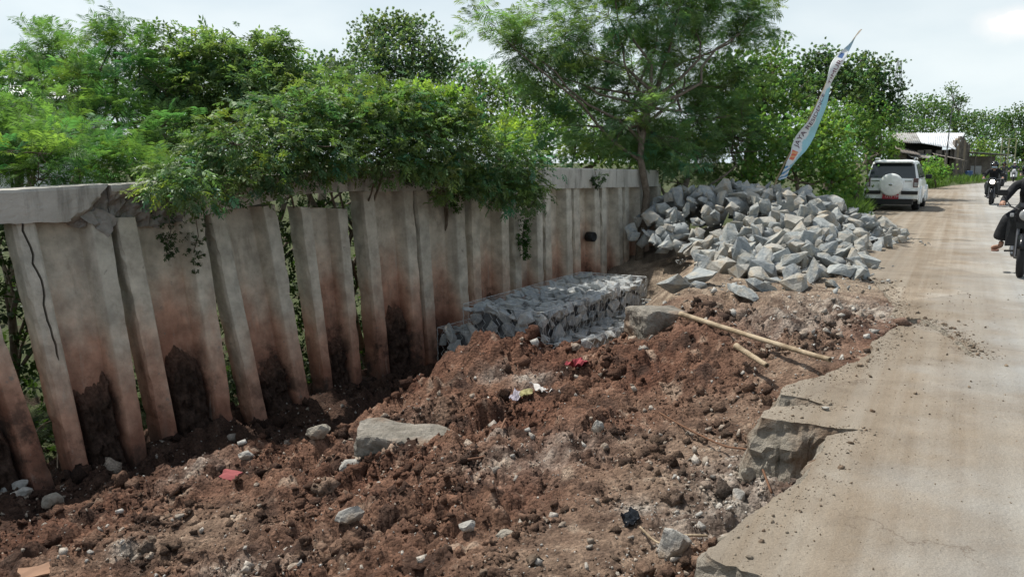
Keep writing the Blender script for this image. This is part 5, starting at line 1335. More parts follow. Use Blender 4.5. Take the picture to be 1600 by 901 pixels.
far_tree('bushy_tree', 'dark tree behind the feathery tops at the left', 60, 250, 24, [(40, 125, 24, 60, 26), (110, 110, 24, 60, 24), (-60, 130, 24, 50, 30), (180, 125, 24, 60, 28), (300, 120, 25, 60, 22), (250, 150, 24, 60, 34), (360, 150, 25, 60, 30)], 35, (0.046, 0.090, 0.036), 2.4, .26)

far_tree('bushy_tree', 'leafy thicket close behind the middle of the wall', 400, 262, 15, [(275, 195, 15, 60, 40), (340, 185, 15.2, 60, 40), (410, 190, 15.4, 60, 36), (490, 190, 15.8, 60, 34), (570, 190, 16.2, 60, 34), (650, 190, 17, 60, 34), (730, 190, 17.8, 60, 30), (330, 230, 14.5, 60, 30), (250, 225, 14, 50, 36)], 36, (0.046, 0.098, 0.034), 5.5, .24, rad=.08)
# shrubs and trees along the verge right of the feathery tree
vG = 'shrubs and trees on the verge behind the stone heap'
far_tree('verge_shrub', 'bright green shrub at the foot of the leaning banner', 1255, 290, 20.5, [(1190, 255, 20, 46, 34), (1240, 245, 20.5, 50, 38), (1290, 262, 21, 44, 34), (1215, 215, 21, 50, 36), (1270, 215, 21.5, 50, 36), (1310, 285, 21, 30, 22), (1160, 275, 19.5, 40, 20)], 41, (0.064, 0.138, 0.034), 5.5, .23, 'shrub', vG, rad=.08)
far_tree('verge_shrub', 'tall green shrub between the banner and the white car', 1330, 300, 25, [(1305, 235, 26, 36, 40), (1345, 215, 33, 36, 36), (1322, 270, 27, 28, 30), (1372, 238, 36, 26, 30), (1300, 190, 28, 40, 34), (1355, 185, 35, 40, 28), (1388, 228, 38, 16, 20), (1328, 300, 27, 16, 14)], 42, (0.060, 0.132, 0.034), 4.2, .26, 'shrub', vG, rad=.08)
far_tree('verge_tree', 'leafy tree left of the banner behind the stone heap', 1170, 280, 24, [(1150, 130, 24, 50, 40), (1200, 120, 24, 40, 36), (1180, 175, 23.5, 60, 44), (1235, 165, 24, 44, 40), (1130, 200, 23, 50, 40), (1205, 95, 25, 20, 20), (1215, 75, 25.5, 10, 16)], 43, (0.052, 0.112, 0.032), 3.6, .27, 'tree', vG)
far_tree('layered_tree', 'dark layered tree behind the upper part of the banner', 1300, 280, 33, [(1265, 100, 33, 40, 12), (1290, 85, 33, 30, 9), (1250, 120, 33, 40, 18), (1310, 110, 33, 46, 16), (1280, 135, 32.5, 60, 22), (1240, 145, 32, 40, 24), (1330, 140, 33, 44, 24)], 44, (0.042, 0.090, 0.034), 2.6, .32, 'tree', vG, rad=.22)
far_tree('layered_tree', 'dark tree with flat tiered branches right of the banner', 1360, 290, 36, [(1372, 102, 36, 34, 8), (1355, 120, 36, 40, 12), (1380, 135, 36, 34, 10), (1350, 150, 36, 44, 16), (1385, 160, 36, 28, 12), (1365, 178, 36, 50, 18), (1400, 185, 37, 16, 14), (1345, 95, 36, 20, 8)], 45, (0.038, 0.082, 0.032), 2.8, .33, 'tree', vG, rad=.25)
far_tree('verge_shrub', 'low shrub on the verge in front of the wooden shed', 1462, 290, 50, [(1450, 270, 49, 16, 12), (1468, 268, 50, 16, 13), (1458, 258, 50, 14, 10)], 46, (0.075, 0.165, 0.036), 4, .30, 'shrub', vG, rad=.06)
rG = 'trees beyond the shed'
far_tree('roadside_tree', 'bushy tree behind the shed roof, left of the thin pole', 1440, 275, 95, [(1445, 165, 95, 36, 18), (1425, 180, 95, 28, 18), (1470, 178, 95, 30, 22), (1440, 200, 92, 50, 16), (1410, 205, 92, 26, 18)], 51, (0.052, 0.110, 0.036), .75, .70, 'tree', rG, rad=.4)
far_tree('roadside_tree', 'tall thin topped tree beside the thin pole', 1488, 275, 100, [(1486, 143, 100, 8, 14), (1492, 160, 100, 14, 12), (1503, 158, 100, 12, 8), (1488, 180, 100, 24, 16), (1500, 195, 98, 26, 16)], 52, (0.046, 0.094, 0.036), .9, .62, 'tree', rG, rad=.35)
far_tree('roadside_tree', 'wide tree right of the pole behind the shed gable', 1535, 275, 105, [(1520, 188, 105, 26, 14), (1545, 185, 105, 26, 13), (1530, 210, 102, 40, 20), (1560, 200, 104, 26, 16), (1535, 240, 98, 36, 20)], 53, (0.050, 0.106, 0.036), .75, .72, 'tree', rG, rad=.4)
far_tree('roadside_tree', 'big dense tree at the right edge of the picture', 1600, 285, 88, [(1580, 190, 88, 24, 18), (1605, 185, 88, 34, 24), (1590, 225, 86, 34, 28), (1620, 230, 86, 36, 34), (1570, 235, 86, 20, 24), (1600, 262, 82, 34, 18)], 54, (0.040, 0.088, 0.030), .9, .66, 'tree', rG, rad=.45)
far_tree('roadside_tree', 'pale green tree seen over the shed end', 1530, 282, 84, [(1525, 235, 86, 20, 18), (1545, 252, 84, 26, 16), (1515, 255, 84, 14, 12), (1565, 262, 82, 22, 12), (1550, 272, 80, 20, 8)], 55, (0.085, 0.160, 0.045), 1.0, .6, 'tree', rG, rad=.3)

# growth on the low bank, seen through the gaps between the piles
rg = np.random.default_rng(77); n = 5200
s_ = rg.uniform(-3.5, 13, n); dd = -np.abs(rg.normal(0.9, .8, n)) - .45; zz = rg.uniform(-1.95, 1.0, n)
pos = np.stack([WP.x + WD.x * s_ + WN.x * dd, WP.y + WD.y * s_ + WN.y * dd, zz], 1)
col = np.array([[0.034, 0.060, 0.020]]) * rg.uniform(.4, 1.3, (n, 1)); parts = []
d = rg.normal(0, .7, (n, 3)) + np.array([[.2, -.2, .3]]); Rm = basis(d, rg)
for i, (tV, tF) in enumerate(T_SPR):
    k = np.arange(i, n, 6); parts.append(scatter(tV, tF, pos[k], Rm[k], (.20 * rg.uniform(.6, 1.3, len(k)))[:, None] * np.ones((1, 3)), col[k]))
V, Fq, Cc = merge(parts); leaf_tris += 2 * len(Fq)
tag(np_obj('undergrowth', V, Fq, M_leaf, None, False, Cc), 'tangled green undergrowth behind the sheet piles', 'undergrowth', kind='stuff')
# grass tufts along the verges
def blades(n, seed):
    rd = random.Random(seed); q = []
    for i in range(n):
        a = rd.uniform(0, 6.28); h = rd.uniform(.5, 1); b = np.array((rd.gauss(0, .16), rd.gauss(0, .16), 0)); o = np.array((math.cos(a), math.sin(a), 0)); w = np.array((-o[1], o[0], 0)) * .035
        m_ = b + o * .15 * h + np.array((0, 0, .6 * h)); e = b + o * .5 * h + np.array((0, 0, h * .95)); q.append((b - w, m_ - w * .8, e, m_ + w * .8))
    return quad_tmpl(q)
tm = [blades(9, i) for i in range(4)]
segs = [((7.6, 18.4), (12.2, 28.5), 1.6, 900), ((12.2, 28.5), (30, 56), 1.8, 900), ((30.5, 42.5), (46, 60), 2.5, 700), ((46, 60), (78, 88), 3, 400), ((24.6, 33), (30.5, 42.5), 1.0, 250), ((30, 57), (52, 80), 3, 400)]
P = []
for a, b, w, n in segs:
    t = rng.random(n)[:, None]; a, b = np.array(a), np.array(b); dv = (b - a) / np.linalg.norm(b - a); nv = np.array((-dv[1], dv[0]))
    P.append(a + (b - a) * t + nv[None] * rng.uniform(-.3 * w, w, (n, 1)))
P = np.concatenate(P); ok = ~in_poly(P[:, 0], P[:, 1], rp_coarse); P = P[ok]; n = len(P)
Rz = rng.uniform(0, 6.28, n); Rm = np.zeros((n, 3, 3)); Rm[:, 0, 0] = np.cos(Rz); Rm[:, 0, 1] = -np.sin(Rz); Rm[:, 1, 0] = np.sin(Rz); Rm[:, 1, 1] = np.cos(Rz); Rm[:, 2, 2] = 1
col = np.array([[0.085, 0.145, 0.036]]) * rng.uniform(.6, 1.4, (n, 1)) * np.array([[1, 1, 1]]); parts = []
hgt = rng.uniform(.25, .6, n) * (1 + P[:, 1] * .008)
for i, (tV, tF) in enumerate(tm):
    k = np.arange(i, n, 4); parts.append(scatter(tV, tF, np.concatenate([P[k], np.full((len(k), 1), -.06)], 1), Rm[k], hgt[k, None] * np.ones((1, 3)), col[k]))
V, Fq, Cc = merge(parts); leaf_tris += 2 * len(Fq)
tag(np_obj('grass', V, Fq, M_leaf, None, False, Cc), 'rough grass along the road verges', 'grass', kind='stuff')
print('leaf tris', leaf_tris)

# ================================================================== VEHICLES, PEOPLE, STREET THINGS
M_white = mat_plain('white_car_paint', (0.80, 0.82, 0.80), .28, coat=.6)
M_black = mat_plain('black_plastic_trim', (0.018, 0.019, 0.02), .5)
M_tyre = mat_plain('tyre_rubber', (0.022, 0.022, 0.023), .85)
M_glass = mat_plain('dark_tinted_glass', (0.028, 0.036, 0.042), .08, spec=.6)
M_chrome = mat_plain('chrome', (0.6, 0.6, 0.6), .2, 1.0)
M_lampred = mat_plain('tail_lamp', (0.13, 0.085, 0.085), .2)
M_lampclr = mat_plain('lamp_lens', (0.35, 0.36, 0.36), .15)
M_plate = mat_plain('red_plate', (0.38, 0.03, 0.045), .45)
M_whitetext = mat_plain('white_print', (0.72, 0.70, 0.70), .6)
def text_mesh(body, size, name='lettering'):
    cu = bpy.data.curves.new(name, 'FONT'); cu.body = body; cu.size = size; cu.align_x = 'CENTER'; cu.align_y = 'CENTER'; cu.resolution_u = 3
    o = bpy.data.objects.new(name, cu); C.objects.link(o); dg = bpy.context.evaluated_depsgraph_get(); dg.update()
    me = bpy.data.meshes.new_from_object(o.evaluated_get(dg)); bpy.data.objects.remove(o); bpy.data.curves.remove(cu); me.materials.clear(); return me
RX = lambda a: Matrix.Rotation(a, 4, 'X')
RY = lambda a: Matrix.Rotation(a, 4, 'Y')
def wheel(root, name, c, r, w, rim_mat, spokes=5):
    """axis along local x"""
    M = Matrix.Translation(c) @ RY(math.pi / 2)
    e = MB().lathe([(r * .62, -w * .42), (r * .86, -w * .5), (r * .97, -w * .40), (r, -w * .15), (r, w * .15), (r * .97, w * .40), (r * .86, w * .5), (r * .62, w * .42)], 28, M).build(name, M_tyre, root, True)
    b = MB().lathe([(r * .60, -w * .36), (r * .64, -w * .36), (r * .64, w * .36), (r * .60, w * .36)], 24, M)
    b.lathe([(r * .16, -w * .3), (r * .16, w * .3)], 12, M)
    for k in range(spokes):
        a = k * 2 * math.pi / spokes; d = Vector((0, math.cos(a), math.sin(a)))
        b.tube([Vector(c) + d * r * .1, Vector(c) + d * r * .62], [r * .09, r * .06], 6)
    b.build('rim', rim_mat, e); return e
# ---------------------------------------------------------------- white sport utility car seen from behind
def car():
    root = empty('car', (13.05, 27.35, 0.0), -R(31.0))
    tag(root, 'white sport utility car seen from behind with a covered spare wheel and red plate', 'car')
    def sec(y, hw, z0, z1, tuck=.05):
        h = z1 - z0
        half = [(hw - .13, z0), (hw - .03, z0 + .07), (hw, z0 + .35 * h), (hw - .005, z0 + .62 * h), (hw - tuck * .6, z1 - .05), (hw - tuck - .03, z1)]
        return [Vector((x, y, z)) for x, z in half] + [Vector((-x, y, z)) for x, z in half[::-1]]
    b = MB().loft([sec(-.70, .74, .46, 1.0, .05), sec(-.66, .80, .36, 1.05), sec(-.4, .84, .30, 1.07), sec(.5, .85, .28, 1.06), (sec(1.5, .85, .28, 1.04)), sec(2.2, .84, .28, 1.03), sec(2.9, .82, .30, .96), sec(3.2, .77, .36, .86), sec(3.32, .66, .44, .74)])
    b.build('body', M_white, root, True).modifiers.new('smooth', 'EDGE_SPLIT').split_angle = R(38)
    def ring(x, y0, y1, z, ch=.06): return [Vector(p) for p in ((x - ch, y0, z), (x, y0 + ch, z), (x, y1 - ch, z), (x - ch, y1, z), (-x + ch, y1, z), (-x, y1 - ch, z), (-x, y0 + ch, z), (-x + ch, y0, z))]
    g = MB().loft([ring(.80, -.66, 2.25, 1.03), ring(.72, -.55, 1.75, 1.34), ring(.645, -.44, 1.28, 1.60), ring(.58, -.36, 1.12, 1.665), ring(.40, -.2, .95, 1.685)])
    g.build('cabin', M_white, root)
    # rear window, side windows: panes set just proud of the cabin skin
    def pane(name, pts, mat=M_glass, th=.012):
        n = (Vector(pts[1]) - Vector(pts[0])).cross(Vector(pts[2]) - Vector(pts[0])).normalized(); cen = sum((Vector(p) for p in pts), Vector()) / len(pts)
        if n.dot(cen - Vector((0, .8, 1.2))) < 0: n = -n
        q = [Vector(p) + n * th for p in pts]; q2 = [Vector(p) - n * .02 for p in pts]
        return MB().loft([q2, q]).build(name, mat, root)
    pane('rear_window', [(-.72, -.640, 1.07), (.72, -.640, 1.07), (.625, -.475, 1.545), (-.625, -.475, 1.545)])
    for s_ in (-1, 1):
        pane('side_window', [(s_ * .798, -.45, 1.08), (s_ * .798, .25, 1.08), (s_ * .665, .25, 1.55), (s_ * .675, -.28, 1.52)])
        pane('side_window', [(s_ * .798, .32, 1.08), (s_ * .798, 1.15, 1.08), (s_ * .665, 1.0, 1.55), (s_ * .665, .32, 1.55)])
        pane('side_window', [(s_ * .798, 1.22, 1.08), (s_ * .795, 2.0, 1.08), (s_ * .672, 1.28, 1.53), (s_ * .665, 1.08, 1.55)])
        MB().tube([(s_ * .60, -.25, 1.70), (s_ * .60, -.15, 1.735), (s_ * .60, .9, 1.735), (s_ * .60, 1.0, 1.70)], .018, 6).build('roof_rail', M_chrome, root)
        MB().box((s_ * .725, -.70, .93), (.15, .09, .30), bev=.02).build('tail_lamp', M_lampred if s_ < 0 else M_lampred, root)
        MB().box((s_ * .735, -.735, .87), (.10, .05, .13), bev=.015).build('reverse_lamp', M_lampclr, root)
        MB().box((s_ * .94, 1.75, 1.10), (.20, .09, .15), bev=.03).build('side_mirror', M_black, root)
        MB().box((s_ * .56, -.775, .60), (.50, .06, .115), bev=.015).build('bumper_insert', M_black, root)
        for yy in (0, 2.58):
            wheel(root, 'wheel', (s_ * .72, yy, .335), .335, .225, M_chrome)
            pts = [(s_ * .835, yy + .43 * math.cos(a), .34 + .43 * math.sin(a)) for a in np.linspace(-.25, math.pi + .25, 16)]
            MB().tube(pts, .045, 7).build('wheel_arch', M_white, root, True)
        MB().box((s_ * .855, 1.3, .62), (.02, 1.75, .10), bev=.008).build('side_moulding', M_white, root)
    MB().box((0, -.50, 1.605), (1.18, .26, .055), bev=.02).build('roof_spoiler', M_white, root)
    MB().box((0, -.56, 1.560), (1.10, .14, .022)).build('spoiler_shadow_strip', M_black, root)
    MB().loft([[Vector((x, -.76, z)) for x, z in ((-.80, .40), (.80, .40), (.83, .70), (-.83, .70))], [Vector((x, -.60, z)) for x, z in ((-.82, .36), (.82, .36), (.84, .74), (-.84, .74))]]).build('rear_bumper', M_white, root)
    MB().box((0, -.73, .335), (1.30, .10, .09), bev=.02).build('under_valance', M_black, root)
    sp = MB().lathe([(.30, -.10), (.36, -.075), (.375, 0), (.375, .06), (.36, .10), (.30, .125), (.05, .132)], 40, Matrix.Translation((0, -.80, .86)) @ RX(math.pi / 2)).build('spare_wheel_cover', M_white, root, True)
    MB().lathe([(.05, .13), (.05, .142), (.035, .148)], 20, Matrix.Translation((0, -.80, .86)) @ RX(math.pi / 2) @ Matrix.Diagonal((1.3, .7, 1, 1))).build('emblem', M_chrome, sp)
    pl = MB().box((0, -.80, .47), (.50, .025, .17), bev=.006).build('licence_plate', M_plate, root)
    me = text_mesh('F 1215 TM', .125); me.transform(Matrix.Translation((0, -.817, .47)) @ RX(math.pi / 2)); me.materials.append(M_whitetext); link(bpy.data.objects.new('plate_number', me), pl)
    for x, w in ((-.50, .26), (.50, .22)):
        MB().box((x, -.712, .985), (w, .01, .035), bev=.004).build('name_badge', M_chrome, root)
    MB().tube([(-.45, -.5, .30), (-.45, -.78, .29)], .03, 10).build('exhaust_pipe', M_chrome, root)
    MB().tube([(0, -.2, 1.68), (0, -.38, 1.90)], .006, 5).build('antenna', M_black, root)
    MB().box((0, .9, .30), (1.35, 3.6, .18)).build('underbody', M_black, root)
    return root
car()

# ---------------------------------------------------------------- motorcycles
M_steel = mat_plain('dark_steel', (0.12, 0.12, 0.125), .4, .8)
M_seat = mat_plain('seat_vinyl', (0.02, 0.02, 0.021), .6)
def lens_mat():
    m, N, L, b = nodes_of('lit_headlight'); b.inputs['Base Color'].default_value = (.9, .88, .8, 1); b.inputs['Emission Color'].default_value = (1, .93, .78, 1); b.inputs['Emission Strength'].default_value = 7.0; return m
M_lit = lens_mat()
def motorcycle(label, loc, heading, body, lit=True, group=None, scooter=False):
    """heading: unit vector the machine travels along"""
    root = empty('motorcycle', loc, math.atan2(-heading[0], heading[1])); tag(root, label, 'motorcycle', group)
    r = .285
    wheel(root, 'wheel', (0, .63, r), r, .095, M_steel, 6); wheel(root, 'wheel', (0, -.62, r), r, .11, M_steel, 6)
    for s_ in (-1, 1):
        MB().tube([(s_ * .075, .63, r), (s_ * .08, .48, .62), (s_ * .06, .40, .88)], [.020, .024, .024], 8).build('fork_leg', M_steel, root)
        MB().tube([(s_ * .20, .42, .98), (s_ * .30, .41, 1.12)], .007, 6).build('mirror_stalk', M_black, root)
        MB().box((s_ * .31, .42, 1.17), (.13, .03, .085), bev=.014).build('mirror', M_black, root)
        MB().tube([(s_ * .24, .36, .985), (s_ * .37, .34, .98)], .019, 8).build('hand_grip', M_black, root)
        MB().tube([(s_ * .22, .43, .985), (s_ * .36, .45, .975)], .007, 5).build('lever', M_chrome, root)
        MB().tube([(s_ * .08, -.02, .31), (s_ * .26, -.02, .30)], .016, 6).build('footpeg', M_black, root)
        MB().loft([[Vector((s_ * .10, .44, .42)), Vector((s_ * .24, .30, .40)), Vector((s_ * .24, .26, .80)), Vector((s_ * .12, .42, .90))], [Vector((s_ * .09, .40, .42)), Vector((s_ * .22, .26, .40)), Vector((s_ * .22, .22, .80)), Vector((s_ * .11, .38, .90))]]).build('leg_shield', body, root)
        MB().box((s_ * .17, .49, .86), (.05, .06, .05), bev=.012).build('turn_signal', M_lampclr, root)
        MB().tube([(s_ * .09, -.62, r), (s_ * .10, -.50, .62)], .02, 7).build('shock_absorber', M_steel, root)
    MB().tube([(-.24, .36, .985), (-.10, .40, .94), (.10, .40, .94), (.24, .36, .985)], .013, 7).build('handlebar', M_steel, root)
    fen = MB(); secs = []
    for a in np.linspace(R(25), R(160), 10):
        c = Vector((0, .63 + (r + .035) * math.cos(a), r + (r + .035) * math.sin(a))); secs.append([c + Vector((-.06, 0, -.0)), c + Vector((0, .018 * math.cos(a), .018 * math.sin(a))), c + Vector((.06, 0, 0)), c + Vector((0, -.004 * math.cos(a), -.004 * math.sin(a)))])
    fen.loft(secs).build('front_fender', body, root, True)
    hl = MB().loft([[Vector((x * w, y, z0 + z * h)) for x, z in ((-1, .1), (-.7, -.9), (.7, -.9), (1, .1), (.6, 1), (-.6, 1))] for y, w, h, z0 in ((.34, .13, .13, .90), (.44, .15, .15, .88), (.52, .12, .12, .86))]).build('headlight_cowl', body, root)
    MB().lathe([(.085, 0), (.08, .02), (.05, .035)], 20, Matrix.Translation((0, .515, .865)) @ RX(-math.pi / 2)).build('headlight', M_lit if lit else M_lampclr, hl, True)
    def bsec(y, hw, z0, z1): return [Vector((x * hw, y, z0 + z * (z1 - z0))) for x, z in ((-.55, 0), (.55, 0), (1, .35), (.9, .8), (.5, 1), (-.5, 1), (-.9, .8), (-1, .35))]
    MB().loft([bsec(.34, .08, .50, .84), bsec(.18, .13, .42, .80), bsec(-.05, .13, .44, .72), bsec(-.35, .14, .50, .72), bsec(-.70, .10, .58, .76), bsec(-.86, .05, .66, .76)]).build('body_panel', body, root, True)
    MB().loft([bsec(.02, .10, .72, .78), bsec(-.2, .15, .71, .80), bsec(-.5, .15, .73, .83), bsec(-.78, .10, .75, .83)]).build('seat', M_seat, root, True)
    MB().box((0, .08, .33), (.26, .34, .24), bev=.04).build('engine', M_steel, root)
    MB().tube([(.12, .18, .26), (.15, 0, .24), (.17, -.4, .30), (.17, -.78, .38)], [.022, .026, .05, .05], 10).build('exhaust', M_steel, root, True)
    MB().box((0, -.90, .70), (.14, .05, .08), bev=.015).build('tail_lamp', M_lampred, root)
    MB().tube([(.08, -.05, .34), (.09, -.62, r)], .022, 6).build('swing_arm', M_steel, root)
    pl = MB().box((0, .51, .72), (.22, .012, .09), bev=.004).build('front_plate', M_black, root)
    return root
# ---------------------------------------------------------------- people
M_skin = mat_plain('skin', (0.36, 0.21, 0.145), .55)
def person(label, loc, heading, J, mats, seg_mat, lift=0.0, helmet=None, mask_mat=None, sub=2, group=None):
    """J: chains of (point, radius, material slot); the body is one skinned mesh"""
    root = empty('person', loc, math.atan2(-heading[0], heading[1])); tag(root, label, 'person', group)
    me = bpy.data.meshes.new('body'); V, E, Rr, Sl, names = [], [], [], [], {}
    for chain in J:
        prev = None
        for nm, p, r, sl in chain:
            if nm in names: i = names[nm]
            else: i = len(V); V.append(p); Rr.append(r); Sl.append(sl); names[nm] = i
            if prev is not None: E.append((prev, i))
            prev = i
    me.from_pydata(V, E, []); o = bpy.data.objects.new('body', me); C.objects.link(o)
    sk = o.modifiers.new('skin', 'SKIN'); sk.use_smooth_shade = True
    seen, roots = set(), []
    adj = {i: [] for i in range(len(V))}
    for a, b in E: adj[a].append(b); adj[b].append(a)
    for i in range(len(V)):
        if i not in seen:
            roots.append(i); st = [i]
            while st:
                k = st.pop()
                if k in seen: continue
                seen.add(k); st += adj[k]
    for i, sv in enumerate(me.skin_vertices[0].data):
        sv.radius = (Rr[i], Rr[i]) if not hasattr(Rr[i], '__len__') else Rr[i]; sv.use_root = i in roots
    ss = o.modifiers.new('sub', 'SUBSURF'); ss.levels = sub; ss.render_levels = sub
    dg = bpy.context.evaluated_depsgraph_get(); dg.update()
    m2 = bpy.data.meshes.new_from_object(o.evaluated_get(dg)); m2.name = 'body'; bpy.data.objects.remove(o)
    for m in mats: m2.materials.append(m)
    A = np.array([V[a] for a, b in E]); B = np.array([V[b] for a, b in E]); SB = [Sl[b] for a, b in E]; AB = B - A; LL = (AB ** 2).sum(1)
    for p in m2.polygons:
        c = np.array(p.center); t = np.clip(((c - A) * AB).sum(1) / LL, 0, 1); d = ((A + AB * t[:, None] - c) ** 2).sum(1)
        p.material_index = SB[int(np.argmin(d))]; p.use_smooth = True
    body = link(bpy.data.objects.new('body', m2), root)
    hc = Vector(V[names['head']])
    if helmet:
        hb = MB()
        bm = hb.bm; r_ = bmesh.ops.create_uvsphere(bm, u_segments=24, v_segments=16, radius=.148)
        for v in r_['verts']: v.co = Vector((v.co.x * .92, v.co.y * 1.08, v.co.z * 1.02))
        kill = [f for f in bm.faces if (lambda c: c.y > .06 and -.115 < c.z < .035)(f.calc_center_median()) or f.calc_center_median().z < -.135]
        bmesh.ops.delete(bm, geom=kill, context='FACES'); bmesh.ops.solidify(bm, geom=bm.faces[:], thickness=.018)
        bmesh.ops.translate(bm, verts=bm.verts, vec=hc + Vector((0, 0, .02)))
        h = hb.build('helmet', helmet, root, True)
        vz = MB(); secs = []
        for a in np.linspace(-1.15, 1.15, 11):
            for_ = Vector((math.sin(a) * .145, math.cos(a) * .170, 0)); secs.append([hc + for_ + Vector((0, 0, .075)), hc + for_ * 1.02 + Vector((0, 0, .03)), hc + for_ * .98 + Vector((0, 0, .03)), hc + for_ * .96 + Vector((0, 0, .075))])
        vz.loft(secs).build('visor', M_glass, h, True)
        for s_ in (-1, 1): MB().lathe([(.012, 0), (.008, .006)], 10, Matrix.Translation(hc + Vector((s_ * .034, .098, .005))) @ RX(-math.pi / 2)).build('eye', M_black, root)
    if mask_mat:
        mk = MB(); secs = []
        for a in np.linspace(-1.3, 1.3, 9):
            f = Vector((math.sin(a) * .10, math.cos(a) * .128 - .005, 0)); secs.append([hc + f + Vector((0, 0, -.02)), hc + f * 1.04 + Vector((0, .008, -.06)), hc + f * .95 + Vector((0, 0, -.11)), hc + f * .9 + Vector((0, 0, -.06))])
        mk.loft(secs).build('face_mask', mask_mat, root, True)
    return root
def hand_chains(tag_, wrist, side, slot, fwd=Vector((0, 1, 0))):
    """palm and five curled fingers round a grip that runs along x"""
    w = Vector(wrist); out = []
    palm = w + Vector((0, .055, .012)); out.append([(tag_ + 'wrist', tuple(w), .026, slot), (tag_ + 'palm', tuple(palm), (.042, .020), slot)])
    for i, (dx, ln) in enumerate(((-.030, .9), (-.010, 1.0), (.010, .97), (.030, .8))):
        a = palm + Vector((dx * side, .01, .004)); out.append([(f'{tag_}f{i}a', tuple(a), .0095, slot), (f'{tag_}f{i}b', tuple(a + Vector((0, .040 * ln, .004))), .009, slot), (f'{tag_}f{i}c', tuple(a + Vector((0, .052 * ln, -.026))), .0085, slot), (f'{tag_}f{i}d', tuple(a + Vector((0, .032 * ln, -.044))), .007, slot)])
    a = palm + Vector((-.034 * side, -.02, -.004)); out.append([(tag_ + 'ta', tuple(a), .011, slot), (tag_ + 'tb', tuple(a + Vector((-.012 * side, .022, -.018))), .010, slot), (tag_ + 'tc', tuple(a + Vector((-.004 * side, .042, -.034))), .008, slot)])
    return out
def seated(rleg=None, lleg=None, cuff=.055, top=0, leg=1, skin=2, foot=3, sleeve_skin=False, bulk=1.0):
    J = [[('pelvis', (0, -.26, .86), (.15 * bulk, .12), leg), ('belly', (0, -.24, 1.0), (.15 * bulk, .115), top), ('chest', (0, -.16, 1.18), (.17 * bulk, .12), top), ('collar', (0, -.11, 1.30), (.10, .08), top), ('neck', (0, -.08, 1.37), .055, skin), ('head', (0, -.045, 1.475), (.083, .10), skin), ('crown', (0, -.05, 1.56), .06, skin)]]
    for s_, n in ((1, 'r'), (-1, 'l')):
        J.append([('collar', 0, 0, 0), (n + 'sh', (s_ * .19, -.11, 1.27), .072 * bulk, top), (n + 'el', (s_ * .31, .07, 1.06), .052 * bulk, top), (n + 'fa', (s_ * .315, .20, 1.01), .043, skin if sleeve_skin else top), (n + 'wr', (s_ * .31, .285, .99), .030, skin)])
        J += hand_chains(n, (s_ * .31, .285, .99), s_, skin)
        lg = (rleg if s_ > 0 else lleg) or [(s_ * .12, -.20, .82), (s_ * .21, .22, .74), (s_ * .18, .06, .40), (s_ * .18, .04, .345), (s_ * .18, .03, .315), (s_ * .20, .20, .285)]
        J.append([('pelvis', 0, 0, 0), (n + 'hip', lg[0], .105 * bulk, leg), (n + 'kn', lg[1], .078 * bulk, leg), (n + 'cf', lg[2], cuff * 1.05, leg), (n + 'cu', lg[3], cuff, leg)])
        J.append([(n + 'an', lg[3], .036, skin), (n + 'hl', lg[4], .038, foot), (n + 'to', lg[5], (.042, .025), foot)])
    # first mention carries the data: put full entries for shared joints
    full = {}
    for ch in J:
        for e in ch:
            if not (isinstance(e[1], (int, float))): full.setdefault(e[0], e)
    return [[full[e[0]] if isinstance(e[1], (int, float)) else e for e in ch] for ch in J]
def to_cam(x, y):
    v = Vector((-x, -y)); return (v / v.length)
K_black = mat_noise('black_cloth', (0.010, 0.011, 0.013), (0.022, 0.023, 0.026), 20.0, .85, bump=.01, bscale=30.0)
K_grey = mat_noise('grey_cloth', (0.060, 0.064, 0.080), (0.10, 0.105, 0.125), 20.0, .85, bump=.01, bscale=30.0)
K_denim = mat_noise('dark_blue_cloth', (0.03, 0.036, 0.06), (0.055, 0.065, 0.10), 20.0, .85, bump=.01, bscale=30.0)
K_camo = mat_noise('patterned_cloth', (0.035, 0.04, 0.042), (0.20, 0.185, 0.165), 9.0, .85, c3=(.04, .06, .05), s3=6.0)
K_maroon = mat_plain('maroon_cloth', (0.15, 0.045, 0.06), .85); K_shoe = mat_plain('black_shoe', (0.015, 0.015, 0.016), .5)
K_sandal = mat_plain('brown_sandal', (0.22, 0.11, 0.08), .7); H_black = mat_plain('black_helmet', (0.014, 0.015, 0.017), .18); H_white = mat_plain('white_helmet', (0.68, 0.69, 0.68), .2)
K_mask = mat_plain('blue_mask', (0.40, 0.50, 0.58), .8); P_black = mat_plain('black_bodywork', (0.014, 0.015, 0.017), .2); P_white = mat_plain('white_bodywork', (0.62, 0.64, 0.65), .25); P_grey = mat_plain('grey_bodywork', (0.07, 0.072, 0.08), .3)
rd_dir = Vector((-0.53, -0.85)).normalized()
# rider in the middle distance
p = at_z(1547, 320, 0); hd = Vector((-.56, -.83)).normalized()
loc = (p.x - hd.x * .63, p.y - hd.y * .63, 0)
motorcycle('dark motorcycle coming with its headlight lit in the middle of the road', loc, hd, P_black, True, 'motorcycles on the road')
person('person in black riding a motorcycle, wearing a dark helmet and pale face mask', loc, hd, seated(bulk=1.12), [K_black, K_black, M_skin, K_shoe], None, helmet=H_black, mask_mat=K_mask, group='riders on the road')
# far rider on a white machine
p = at_z(1583, 284, 0); loc = (p.x, p.y, 0); hd = to_cam(p.x, p.y)
motorcycle('white scooter coming far down the road near the right edge', loc, hd, P_white, False, 'motorcycles on the road')
person('person in dark clothes on the far white scooter, wearing a helmet', loc, hd, seated(), [K_denim, K_black, M_skin, K_shoe], None, helmet=H_white, group='riders on the road')
